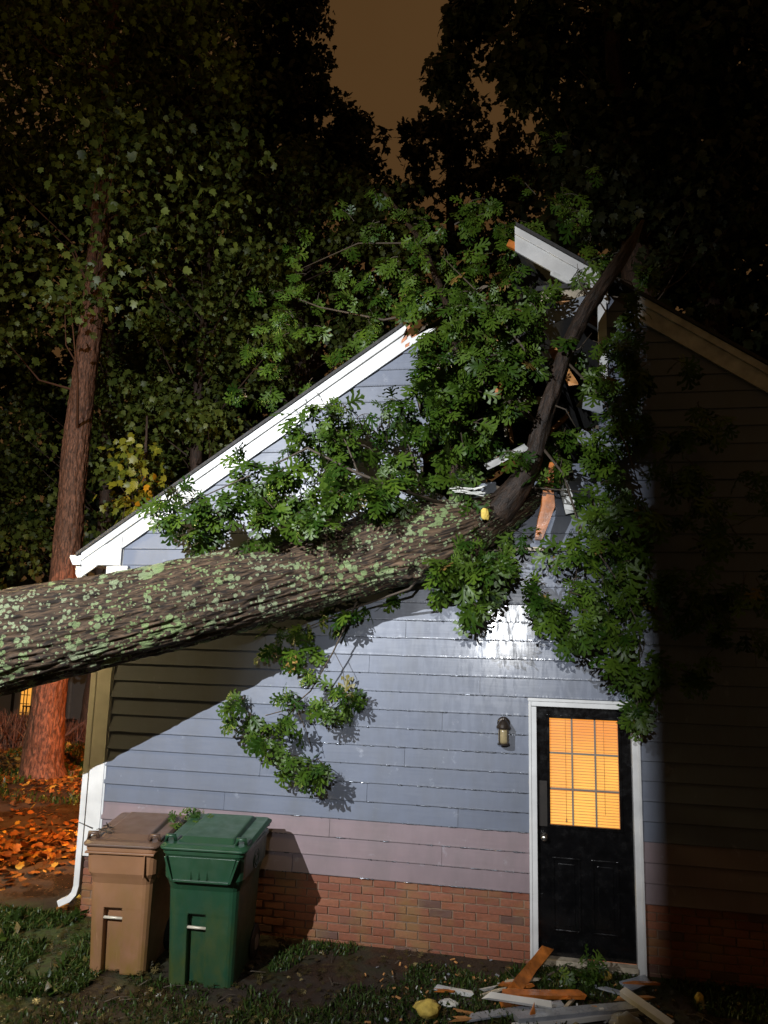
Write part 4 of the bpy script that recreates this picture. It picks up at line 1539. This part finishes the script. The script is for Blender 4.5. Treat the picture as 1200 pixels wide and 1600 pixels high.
def cart(name, label, base, rot, W_, D_, H_, mats, slot, green):
    body_m, lid_m = mats
    t = empty(name, base, label, 'wheeled bin', 'wheeled bins by the house wall')
    Mx = Matrix.Translation(base) @ Matrix.Rotation(rot, 4, 'Z')

    def sec(w_, d_, r_, nd, cy_=0.0):
        """closed outline, counter-clockwise from above, front is -y; nd = depth of the front recess"""
        pts = []
        xa, xb = slot
        f_ = -d_ / 2 + cy_
        pts += [(-w_ / 2 + r_, f_), (xa, f_), (xa + .004, f_ + nd), (xb - .004, f_ + nd), (xb, f_), (w_ / 2 - r_, f_)]
        for cx_, cy2, a0 in ((w_ / 2 - r_, f_ + r_, -PI / 2), (w_ / 2 - r_, d_ / 2 + cy_ - r_ * .6, 0), (-w_ / 2 + r_, d_ / 2 + cy_ - r_ * .6, PI / 2), (-w_ / 2 + r_, f_ + r_, PI)):
            rr = r_ if cy2 < 0 else r_ * .6
            for i in range(5):
                a = a0 + (i + (0 if i else .15)) * PI / 8 * (1 if i < 4 else .97)
                cxx = cx_ if cy2 < 0 else (w_ / 2 - rr if cx_ > 0 else -w_ / 2 + rr)
                pts.append((cxx + rr * math.cos(a), cy2 + rr * math.sin(a)))
        return pts
    B = MB(Mx)
    zt = H_ - .075
    rings = [(0.0, .76, .73, .05, 1), (.02, .775, .745, .06, 1), (H_ * .40, .82, .81, .07, 1), (slot_top(H_, green), .83, .82, .07, 1), (slot_top(H_, green) + .02, .83, .825, .07, 0),
             (H_ * .655, .85, .85, .075, 0), (H_ * .70, .90, .90, .09, 0), (H_ * .735, .945, .945, .08, 0), (zt - .04, .965, .975, .075, 0), (zt - .035, 1.0, 1.0, .07, 0), (zt, 1.0, 1.0, .07, 0)]
    vs_, n = [], None
    for z, sw, sd, r_, nd in rings:
        s_ = sec(W_ * sw, D_ * sd, r_, .055 if nd else 0.0, .0)
        n = len(s_)
        vs_ += [(x, y, z) for x, y in s_]
    fs_ = []
    for k_ in range(len(rings) - 1):
        for i in range(n):
            j = (i + 1) % n
            fs_.append((k_ * n + i, k_ * n + j, k_ * n + n + j, k_ * n + n + i))
    fs_.append(tuple(range(n - 1, -1, -1)))
    fs_.append(tuple((len(rings) - 1) * n + i for i in range(n)))
    B.add(vs_, fs_)
    B.build('body', body_m, t, bevel=.006)
    # front: shoulder lip and, on the green one, the moulded lift panel
    L = MB(Mx)
    f_ = -D_ / 2
    if green:
        zlo, zhi = zt - .215, zt - .045
        wlo, whi = W_ * .33, W_ * .40
        L.add([(-wlo, f_ - .004, zlo), (wlo, f_ - .004, zlo), (whi, f_ - .006, zhi), (-whi, f_ - .006, zhi), (-wlo, f_ + .03, zlo), (wlo, f_ + .03, zlo), (whi, f_ + .03, zhi), (-whi, f_ + .03, zhi)],
              [(0, 1, 2, 3), (7, 6, 5, 4), (0, 4, 5, 1), (1, 5, 6, 2), (2, 6, 7, 3), (3, 7, 4, 0)])
        for i in (-1, 0, 1):
            x = -.02 + i * .065
            L.add([(x - .018, f_ - .005, zlo + .015), (x + .018, f_ - .005, zlo + .015), (x, f_ - .005, zlo + .085), (x, f_ - .022, zlo + .015)], [(0, 1, 3), (1, 2, 3), (2, 0, 3)])
        for sx in (-1, 1):
            L.add([(sx * wlo, f_ - .02, zlo - .005), (sx * (wlo + .018), f_ - .02, zlo - .005), (sx * (whi + .03), f_ - .024, zhi), (sx * (whi + .012), f_ - .024, zhi),
                   (sx * wlo, f_ + .02, zlo - .005), (sx * (wlo + .018), f_ + .02, zlo - .005), (sx * (whi + .03), f_ + .02, zhi), (sx * (whi + .012), f_ + .02, zhi)],
                  [(0, 1, 2, 3), (7, 6, 5, 4), (0, 4, 5, 1), (1, 5, 6, 2), (2, 6, 7, 3), (3, 7, 4, 0)])
        L.box((-wlo, f_ - .016, zlo - .012), (wlo, f_ + .02, zlo + .004))
        L.build('lift_panel', body_m, t, bevel=.002)
    else:
        L.box((W_ * .335, f_ - .010, zt - .22), (W_ * .352, f_ + .03, zt - .035))
        L.box((-W_ * .47, f_ - .014, zt - .05), (W_ * .47, f_ + .02, zt - .036))
        L.build('front_lip', body_m, t, bevel=.002)
    if green:
        em = MB(Mx)
        cx_, cz_ = W_ * .472, H_ * .80
        ring = [(cx_ + .004, .02 + .075 * math.cos(2 * PI * i / 20), cz_ + .075 * math.sin(2 * PI * i / 20)) for i in range(21)]
        em.tube(ring, .005, 6, caps=False)
        for j in range(3):
            a0 = 2 * PI * j / 3 + .3
            em.tube([(cx_ + .003, .02 + .045 * math.cos(a0 + t_), cz_ + .045 * math.sin(a0 + t_)) for t_ in (0, .5, 1.0, 1.5)], [.008, .008, .008, .002], 5)
        em.build('moulded_emblem', body_m, t)
    bar = MB(Mx)
    xa, xb = slot
    zb_ = H_ * (.40 if green else .405)
    bar.tube([(xa - .01, f_ * .79 + .006, zb_), (xb + .01, f_ * .79 + .006, zb_ - .004)], .011, 10)
    bar.build('lift_bar', M['bar'], t, smooth=True)
    # lid: shallow dome with a raised middle and two hand holds
    ld = MB(Mx)
    wl_, dl_ = W_ * 1.05, D_ * 1.05
    prof = [(0, 1.0), (.016, 1.0), (.022, .975), (.036, .93)]
    rs = []
    for dz, sc in prof:
        s_ = sec(wl_ * sc, dl_ * sc, .06, 0, .0)
        rs.append([(x, y, zt + .004 + dz + .05 * (y / dl_ + .5)) for x, y in s_])
    vs_ = [p for r_ in rs for p in r_]
    fs_ = []
    for k_ in range(len(rs) - 1):
        for i in range(n):
            j = (i + 1) % n
            fs_.append((k_ * n + i, k_ * n + j, k_ * n + n + j, k_ * n + n + i))
    fs_ += [tuple(range(n - 1, -1, -1)), tuple((len(rs) - 1) * n + i for i in range(n))]
    ld.add(vs_, fs_)
    lo_ = ld.build('lid', lid_m, t, bevel=.004)
    rp = MB(Mx)
    h0 = zt + .004

    def sl_(y): return .05 * (y / dl_ + .5)
    pw_ = wl_ * .33
    ya_, yb_ = -dl_ * .42, dl_ * .44
    rp.add([(-pw_, ya_, h0 + .03 + sl_(ya_)), (pw_, ya_, h0 + .03 + sl_(ya_)), (pw_, yb_, h0 + .03 + sl_(yb_)), (-pw_, yb_, h0 + .03 + sl_(yb_)),
            (-pw_ * .9, ya_ + .08, h0 + .066 + sl_(ya_)), (pw_ * .9, ya_ + .08, h0 + .066 + sl_(ya_)), (pw_ * .88, yb_ - .06, h0 + .066 + sl_(yb_)), (-pw_ * .88, yb_ - .06, h0 + .066 + sl_(yb_))],
           [(4, 5, 6, 7), (0, 1, 5, 4), (1, 2, 6, 5), (2, 3, 7, 6), (3, 0, 4, 7)])
    rp.build('lid_panel', lid_m, lo_, bevel=.012)
    for sx in (-1, 1):
        hh = MB(Mx)
        x0_ = sx * wl_ * .405
        hh.tube([(x0_ - .035, -dl_ * .40, h0 + .03), (x0_ - .03, -dl_ * .40, h0 + .085), (x0_ + .03, -dl_ * .39, h0 + .085), (x0_ + .035, -dl_ * .37, h0 + .03), (x0_ + .035, -dl_ * .25, h0 + .045)], .017, 8)
        hh.build('lid_handle', lid_m, lo_, smooth=True)
    hg = MB(Mx)
    hg.tube([(-W_ * .46, D_ * .5 + .03, zt + .015), (-W_ * .46, D_ * .5 + .09, zt + .03), (W_ * .46, D_ * .5 + .09, zt + .03), (W_ * .46, D_ * .5 + .03, zt + .015)], .016, 8)
    hg.build('push_handle', body_m, t, smooth=True)
    for sx in (-1, 1):
        wh = MB(Mx)
        wh.lathe((sx * W_ * .39 - .025, D_ * .36, .135), [(.06, -.004), (.115, 0), (.135, .010), (.135, .040), (.115, .05), (.06, .054)], 24, 'X')
        wo = wh.build('wheel', M['rubber'], t, smooth=False)
        hb = MB(Mx)
        hb.lathe((sx * W_ * .39 - .03, D_ * .36, .135), [(.055, 0), (.06, .004), (.06, .06), (.055, .064)], 16, 'X')
        hb.build('hub', M['muntin'], wo)
    return t


def slot_top(H_, green): return H_ * (.475 if green else .46)


cart('wheeled_bin', 'dark green wheeled bin with a ribbed front panel, right of the brown bin', Vector((-2.625, -.75, 0)), math.radians(4), .68, .74, 1.10, (M['green_bin'], M['green_bin']), (-.115, .035), True)
cart('wheeled_bin', 'brown wheeled bin with twigs on its lid, next to the house corner', Vector((-3.365, -.72, 0)), math.radians(6), .61, .70, 1.06, (M['brown_bin'], M['brown_lid']), (-.125, .03), False)


# ------------------------------------------------------------------ twigs and sprigs lying about


def sprig(name, label, pts, nsh, nl, length, size, droop=.2, cat='twig'):
    global twigs
    t = empty(name, pts[0], label, cat)
    save = {k_: list(v_) for k_, v_ in LEAF.items()}
    for v_ in LEAF.values(): v_.clear()
    old = twigs
    twigs = MB()
    twigs.tube(pts, [.007] * (len(pts) - 1) + [.003], 5)
    for i in range(nsh):
        p = Vector(pts[0]).lerp(Vector(pts[-1]), random.random())
        shoot(p, Vector((random.gauss(0, .6), random.gauss(-.2, .5), random.uniform(.1, .8))), length * random.uniform(.6, 1.1), nl, droop, size)
    twigs.build('stem', M['twig'], t)
    me_ = leaves_mesh('leaves', OAK, np.array([list(p) for p in LEAF['p']]) - np.array(pts[0]), np.array([list(p) for p in LEAF['d']]), np.array([list(p) for p in LEAF['n']]), np.array(LEAF['s']), M['oak_leaf'])
    link('foliage', me_, None, t)
    twigs = old
    for k_ in LEAF: LEAF[k_] = save[k_]
    return t


sprig('oak_sprig', 'leafy green oak sprig lying between the lids of the two bins', [at(272, 1305, -.62), at(300, 1290, -.55), at(325, 1278, -.45)], 9, 6, .16, .10)
p0 = at(885, 1525, -.25)
sprig('oak_sprig', 'dark green oak sprig on the ground in front of the door sill', [Vector((p0.x - .15, -.3, .05)), Vector((p0.x, -.25, .12)), Vector((p0.x + .2, -.2, .06))], 10, 6, .2, .12)
dt = MB()
c0 = Vector((-3.55, -.99, 1.055))
for i in range(9):
    a = c0 + Vector((random.uniform(-.09, .07), random.uniform(-.06, .1), .02 + random.uniform(0, .03)))
    dt.tube([a, a + Vector((random.uniform(-.12, .12), random.uniform(-.08, .08), random.uniform(-.05, .08)))], [.006, .003], 5)
tag(dt.build('dead_twig', M['twig']), 'bare dead twigs caught on the front edge of the brown bin lid', 'twig')

# ------------------------------------------------------------------ wreckage hanging in the gable


def debris(name, label, mat, parts, cat, jag=.045, seg=4, group=None, bevel=0):
    b = MB()
    for (a, c_, w_, h_, up) in parts: b.beam(a, c_, w_, h_, up, jag=jag, seg=seg)
    o = b.build(name, mat, bevel=bevel)
    return tag(o, label, cat, group)


Fy = (0, -1, 0)
hang = MB()
hp = [at(862, 722, -.30), at(857, 760, -.30), at(856, 790, -.29), at(849, 815, -.28), at(842, 845, -.27)]
wd = [.045, .085, .12, .105, .06]
vs_ = []
for p, w_ in zip(hp, wd):
    for sx, sy in ((-1, -1), (1, -1), (1, 1), (-1, 1)): vs_.append(p + Vector((sx * w_ / 2 + random.uniform(-.008, .008), sy * .018, random.uniform(-.01, .01))))
fs_ = [(3, 2, 1, 0), tuple(4 * (len(hp) - 1) + i for i in range(4))]
for k_ in range(len(hp) - 1):
    for i in range(4):
        j = (i + 1) % 4
        fs_.append((4 * k_ + i, 4 * k_ + j, 4 * k_ + 4 + j, 4 * k_ + 4 + i))
hang.add(vs_, fs_)
tag(hang.build('broken_plank', M['wood_orange']), 'bright orange splintered plank hanging upright below the limb', 'plank')
debris('broken_trim', 'white trim board hanging at a slant right of the orange plank', M['old_white'], [(at(868, 712, -.16), at(890, 798, -.12), .085, .02, Fy)], 'board')
debris('broken_trim', 'long thin white trim strip hanging beside the slanted white board', M['old_white'], [(at(874, 718, -.2), at(897, 792, -.14), .03, .03, Fy)], 'board')
debris('broken_trim', 'cracked white trim board jutting left from the base of the limb', M['old_white'], [(at(758, 730, -.42), at(822, 698, -.40), .09, .05, (0, -.3, 1))], 'board', .03)
debris('broken_trim', 'short white split trim between the limb and the orange plank', M['old_white'], [(at(826, 750, -.25), at(858, 742, -.24), .05, .03, (0, -.3, 1))], 'board', .03)
debris('siding_scrap', 'bent grey siding scrap behind the limb above the white slanted board', M['grey_vinyl'], [(at(866, 706, -.1), at(880, 678, -.05), .10, .008, Fy)], 'siding', .05)
debris('broken_plank', 'small orange plank end dangling among the leaves in the hole', M['wood_orange'], [(at(776, 620, -.5), at(784, 598, -.5), .06, .025, Fy)], 'plank', .03)
debris('siding_scrap', 'blue grey siding piece torn loose below the white rake board', M['grey_vinyl'], [(at(858, 496, -.06), at(924, 470, -.05), .15, .012, Fy)], 'siding', .05)
debris('broken_beam', 'pale wooden header beam showing below the white rake board', M['wood_old'], [(at(846, 462, -.02), at(930, 459, -.01), .11, .05, Fy)], 'beam', .03)
debris('roofing_scrap', 'dark curled roofing strip lying on the pale header beam', M['shingle'], [(at(836, 453, -.05), at(912, 446, -.05), .05, .05, Fy)], 'roofing', .02)
debris('broken_trim', 'thin white splinter of trim just under the broken right rake board', M['old_white'], [(at(862, 427, -.04), at(898, 446, -.03), .045, .02, Fy)], 'board', .03)
debris('broken_plank', 'orange splintered wood poking out left of the upper rake board end', M['wood_orange'], [(at(798, 382, -.02), at(840, 402, -.01), .07, .03, Fy)], 'plank', .05)
debris('broken_trim', 'long pale board lying across the siding under the trunk end', M['wood_old'], [(at(770, 858, -.05), at(850, 858, -.05), .035, .05, Fy)], 'board', .02)
debris('broken_plank', 'short pale board end on the siding just right of the limb base', M['wood_old'], [(at(812, 775, -.05), at(842, 773, -.05), .04, .04, Fy)], 'plank', .02)


def lump(c_, r_, seed, sq=(1, 1, 1)):
    b = bmesh.new()
    bmesh.ops.create_icosphere(b, subdivisions=3, radius=1)
    co = np.array([list(v_.co) for v_ in b.verts])
    d_ = 1 + .28 * vnoise(co * 1.7 + seed, seed) + .16 * vnoise(co * 4 + seed, seed + 1)
    co = co * d_[:, None] * r_ * np.array(sq)
    m_ = MB()
    m_.add([Vector(p) + Vector(c_) for p in co], [tuple(v_.index for v_ in f_.verts) for f_ in b.faces])
    b.free()
    return m_


tag(lump(at(758, 803, -.72), .045, 3, (.8, .6, 1.2)).build('insulation_scrap', M['foam'], smooth=True), 'small yellow foam scrap stuck on the dark end of the trunk', 'insulation')

# ------------------------------------------------------------------ wreckage on the ground


def G(x, y, h=0.02):
    p = gnd(x, y, h)
    return p


debris('broken_post', 'splintered orange wood post leaning against the door casing', M['wood_orange'], [(Vector(G(806, 1543, .06)), at(853, 1484, -.10), .085, .06, (0, -1, .4))], 'post', .05, 4)
b = MB()
for i in range(7):
    p = G(796 + random.uniform(0, 18), 1546, .05)
    b.beam(p, p + Vector((random.uniform(-.10, .02), random.uniform(-.1, .03), random.uniform(-.02, .06))), .02, .012, jag=.02)
tag(b.build('wood_splinter', M['wood_in']), 'pale torn splinters at the foot of the leaning orange post', 'splinters')
debris('trim_board', 'short white trim strip lying left of the wreckage by the yellow foam', M['white'], [(G(683, 1543, .03), G(736, 1553, .03), .035, .03, (0, 0, 1))], 'board')
debris('trim_board', 'long white edged board on top of the wreckage pile', M['white'], [(G(760, 1555, .10), G(864, 1571, .09), .05, .022, (0, -.6, 1))], 'board')
debris('broken_plank', 'long orange plank lying flat behind the white edged board', M['wood_orange'], [(G(785, 1553, .07), G(910, 1554, .06), .09, .03, (0, 0, 1))], 'plank', .04)
debris('broken_plank', 'short orange block under the white edged board', M['wood_orange'], [(G(786, 1570, .05), G(835, 1566, .05), .05, .05, (0, 0, 1))], 'plank', .03)
debris('siding_scrap', 'grey siding strip lying in front of the orange block', M['grey_vinyl'], [(G(735, 1590, .03), G(884, 1568, .05), .085, .014, (0, 0, 1))], 'siding', .05)
debris('gutter_piece', 'long pale grey gutter length lying along the bottom of the pile', M['grey_vinyl'], [(G(806, 1592, .05), G(1000, 1574, .05), .10, .05, (0, 0, 1))], 'gutter', .01, 5)
debris('trim_board', 'white trim board along the front of the grey gutter length', M['white'], [(G(800, 1604, .03), G(1004, 1582, .035), .04, .03, (0, 0, 1))], 'board', .01)
debris('trim_board', 'square white post piece slanting to the bottom edge, right end of the pile', M['white'], [(G(972, 1549, .12), G(1050, 1604, .05), .065, .05, (0, -.4, 1))], 'board', .004, 1, bevel=.004)
debris('broken_stick', 'thin reddish stick standing in the front of the pile', M['wood_orange'], [(G(824, 1604, .02), G(836, 1574, .10), .03, .02, (0, -1, 0))], 'stick')
debris('siding_scrap', 'dark grey slab lying right of the door sill', M['grey_vinyl'], [(G(975, 1541, .03), G(1012, 1531, .05), .13, .012, (0, 0, 1))], 'siding', .03)
debris('siding_scrap', 'thin grey strip between the sill sprig and the white post piece', M['grey_vinyl'], [(G(940, 1543, .03), G(985, 1556, .04), .05, .012, (0, 0, 1))], 'siding', .03)
tag(lump(G(668, 1576, .05), .085, 5, (1.1, .9, .75)).build('foam_lump', M['foam'], smooth=True), 'big yellow foam lump on the grass left of the pile', 'insulation')
tag(lump(G(702, 1567, .02), .055, 8, (1.3, .9, .3)).build('foam_scrap', M['foam_white'], smooth=True), 'flat white foam scrap right of the big yellow lump', 'foam')
tag(lump(G(947, 1525, .04), .045, 12, (1, .8, .8)).build('foam_lump', M['foam'], smooth=True), 'small yellow foam lump below the door sill', 'insulation')
tag(lump(G(1092, 1560, .03), .04, 15, (.8, .8, 1)).build('foam_lump', M['foam'], smooth=True), 'dim yellow foam crumb in the dark right of the door', 'insulation')
tag(lump(G(980, 1600, .04), .08, 21, (1.4, .8, .8)).build('plastic_scrap', M['rag'], smooth=True), 'crumpled clear plastic scrap in front of the gutter length', 'plastic')

bits = []
for i in range(15):
    x, y = random.uniform(690, 1030), random.uniform(1528, 1592)
    bits.append((x, y, ('wood_in', 'wood_orange', 'wood_old', 'old_white')[i % 4]))
bits.sort()
colour = {'wood_in': 'tan', 'wood_orange': 'orange', 'wood_old': 'pale grey brown', 'old_white': 'white painted'}
count = {}
for x, y, mk in bits:
    count[mk] = count.get(mk, 0) + 1
    nth = ('first', 'second', 'third', 'fourth')[count[mk] - 1]
    a, l = random.gauss(.1, .4), random.uniform(.09, .30)
    p = G(x, y, random.uniform(.03, .07))
    h_ = Vector((math.cos(a) * l / 2, math.sin(a) * l / 2, random.uniform(-.01, .02)))
    debris('split_wood', f'small {colour[mk]} split piece, {nth} from the left of its colour in the wreckage', M[mk],
           [(p - h_, p + h_, random.uniform(.015, .05), random.uniform(.008, .02), (0, 0, 1))], 'wood piece', .05, 3, 'small wood pieces in the wreckage')
tl = MB()
for i in range(150):
    x, y = random.uniform(-5.5, 1.6), -random.random() ** .7 * 2.0 - .06
    a, l = random.uniform(0, PI), random.uniform(.05, .28)
    p = Vector((x, y, gpt(x, y) + .012))
    q_ = p + Vector((math.cos(a) * l, math.sin(a) * l, random.uniform(0, .02)))
    tl.tube([p, p.lerp(q_, .5) + Vector((random.gauss(0, .012), random.gauss(0, .012), .012)), q_], [.005, .004, .002], 4)
tag(tl.build('twig_litter', M['twig']), 'small broken twigs strewn over the mud', kind='stuff')
# chips and small bits
ch = MB()
for i in range(120):
    x, y = random.uniform(560, 1060), random.uniform(1498, 1600)
    p = G(x, y, .015)
    a = random.uniform(0, PI)
    l = random.uniform(.01, .045)
    ch.beam(p, p + Vector((math.cos(a) * l, math.sin(a) * l, random.uniform(-.005, .015))), random.uniform(.006, .02), .006, mi=random.choice((0, 0, 0, 0, 1, 2, 2)))
tag(ch.build('wood_chips', [M['wood_in'], M['foam_white'], M['grey_vinyl']]), 'scattered chips of wood and paint on the ground', kind='stuff')

# ------------------------------------------------------------------ ground cover


def ground_leaves(name, n, fx, tmpl, mat, size, label, lift=.012, flat=.35, tint=None):
    P_ = fx(n)
    z = gh(P_[:, 0], P_[:, 1])
    pos = np.stack([P_[:, 0], P_[:, 1], z + lift + RNG.random(n) * .02], 1)
    d = rand_dirs(n, (0, 0, .0), 1.0)
    d[:, 2] = RNG.normal(0, flat * .5, n)
    nm = rand_dirs(n, (0, 0, 2.2), flat * 2)
    o = link(name, leaves_mesh(name, tmpl, pos, d, nm, size * RNG.uniform(.55, 1.3, n), mat, tint), None)
    return tag(o, label, kind='stuff')


def yard(n):
    x = RNG.uniform(-11, -4.4, n * 2)
    y = RNG.uniform(.05, 9, n * 2)
    k_ = vnoise(np.stack([x * .8, y * .55, x * 0], -1), 9) + RNG.random(n * 2) * .8 > .12
    return np.stack([x, y], 1)[k_][:n]


def near(n):
    x = RNG.uniform(-5.8, 2.2, n)
    y = -RNG.random(n) ** .8 * 2.3 - .02
    return np.stack([x, y], 1)


ground_leaves('leaf_litter', 7000, yard, BROAD, M['litter'], .10, 'orange and brown fallen leaves on the driveway left of the house', .012, .45)
ground_leaves('wet_leaf_litter', 4200, near, OAK, M['litter_near'], .055, 'wet torn leaves and bits trodden into the mud by the wall', .006, .5)


def blades(name, n, region, mat, hgt, label, wdt=.006, lean=.5):
    P_ = region(n)
    n = len(P_)
    z = gh(P_[:, 0], P_[:, 1])
    base = np.stack([P_[:, 0], P_[:, 1], z - .005], 1)
    a = RNG.uniform(0, 2 * PI, n)
    s_ = np.stack([np.cos(a), np.sin(a), np.zeros(n)], 1)
    h_ = hgt * RNG.uniform(.4, 1.3, n)
    ln = RNG.normal(0, lean, (n, 2)) * h_[:, None]
    mid_ = base + np.stack([ln[:, 0] * .35, ln[:, 1] * .35, h_ * .62], 1)
    tip = base + np.stack([ln[:, 0], ln[:, 1], h_ * RNG.uniform(.6, 1, n)], 1)
    w_ = wdt * RNG.uniform(.7, 1.4, n)[:, None]
    v_ = np.stack([base - s_ * w_, base + s_ * w_, mid_ + s_ * w_ * .8, mid_ - s_ * w_ * .8, tip], 1).reshape(-1, 3)
    k_ = (np.arange(n) * 5)[:, None, None]
    t_ = (np.array([(0, 1, 2), (0, 2, 3), (3, 2, 4)])[None] + k_).reshape(-1, 3)
    o = link(name, np_mesh(name, v_, t_, mat, np.repeat(RNG.random(n), 5)), None)
    return tag(o, label, kind='stuff')


def lawn(n):
    x = RNG.uniform(-6.5, -3.45, n)
    y = RNG.uniform(-2.2, -.03, n)
    k_ = (vnoise(np.stack([x * 2, y * 2, x * 0], -1), 21) > -.45) & (y > -1.05 + .4 * vnoise(np.stack([x * 1.5, x * 0, x * 0], -1), 5))
    return np.stack([x, y], 1)[k_]


def tufts(n):
    x = RNG.uniform(-2.2, 1.8, n)
    y = RNG.uniform(-1.6, -.03, n)
    k_ = vnoise(np.stack([x * 2.3, y * 2.3, x * 0], -1), 33) > .02
    return np.stack([x, y], 1)[k_]


def mud(n):
    x = RNG.uniform(-4.8, -2.0, n)
    y = RNG.uniform(-2.2, -.95, n)
    k_ = vnoise(np.stack([x * 2.6, y * 2.6, x * 0], -1), 41) > .22
    return np.stack([x, y], 1)[k_]


def yardgrass(n):
    x = RNG.uniform(-12, -4.6, n)
    y = RNG.uniform(3.5, 10, n)
    k_ = vnoise(np.stack([x * .9, y * .9, x * 0], -1), 51) > -.05
    return np.stack([x, y], 1)[k_]


blades('grass', 30000, lawn, M['grass'], .07, 'short wet green lawn left of the bins')
blades('grass', 16000, tufts, M['grass'], .055, 'dark grass tufts below the brick wall')
blades('grass', 5000, mud, M['grass'], .045, 'thin grass in the mud before the bins')
blades('grass', 9000, yardgrass, M['grass'], .12, 'rough grass around the standing trees', .012)

# broad weeds on the lawn
wd_p = lawn(400)[:90]
n = len(wd_p) * 7
kx = RNG.integers(0, len(wd_p), n)
pos = np.stack([wd_p[kx, 0], wd_p[kx, 1], gh(wd_p[kx, 0], wd_p[kx, 1]) + .02], 1) + RNG.normal(size=(n, 3)) * np.array([.03, .03, .012])
tag(link('weed', leaves_mesh('weed', SIMPLE, pos, rand_dirs(n, (0, 0, .5), .9), rand_dirs(n, (0, 0, 1.5), .5), .075 * RNG.uniform(.6, 1.4, n), M['grass']), None), 'low broad leaved weeds in the lawn', kind='stuff')

# reddish ornamental grass by the street side and a bright shrub far behind


def clump(name, label, px_, py_, Y, w_, h_, n_, mat, cat):
    c_ = at(px_, py_, Y)
    z_ = gpt(c_.x, Y)
    t = empty(name, (c_.x, Y, z_), label, cat)
    ang = RNG.uniform(0, 2 * PI, n_)
    rr_ = np.sqrt(RNG.random(n_)) * w_
    base = np.stack([rr_ * np.cos(ang), rr_ * np.sin(ang) * .6, np.zeros(n_)], 1)
    d = rand_dirs(n_, (0, 0, 1.6), .6)
    L_ = h_ * RNG.uniform(.5, 1.15, n_)
    s_ = np.cross(d, rand_dirs(n_)) * .012
    tip = base + d * L_[:, None] + np.stack([RNG.normal(0, .1, n_), RNG.normal(0, .1, n_), np.zeros(n_)], 1) * h_
    mid_ = base + d * L_[:, None] * .6
    v_ = np.stack([base - s_, base + s_, mid_ + s_, mid_ - s_, tip], 1).reshape(-1, 3)
    k_ = (np.arange(n_) * 5)[:, None, None]
    f_ = (np.array([(0, 1, 2), (0, 2, 3), (3, 2, 4)])[None] + k_).reshape(-1, 3)
    o = link('foliage', np_mesh('foliage', v_, f_, mat, np.repeat(RNG.random(n_), 5)), None, t)
    tag(o, kind='stuff')
    cr = MB()
    cr.lathe((0, 0, -.05), [(w_ * .5, 0), (w_ * .45, .06), (w_ * .2, .12)], 10)
    cr.build('root_crown', M['twig'], t, off=Vector((0, 0, 0)))
    return t


clump('ornamental_grass', 'reddish brown grass clump left of the orange lit trunk', 18, 1195, 7.6, 1.0, .75, 1600, M['plume'], 'grass clump')
clump('ornamental_grass', 'reddish brown grass clump between the two trunks', 112, 1180, 8.6, .7, .5, 900, M['plume'], 'grass clump')
clump('shrub', 'small bright yellow green shrub across the street, under the far window', 22, 1150, 28, 1.2, .8, 1400, M['yellow_leaf'], 'shrub')
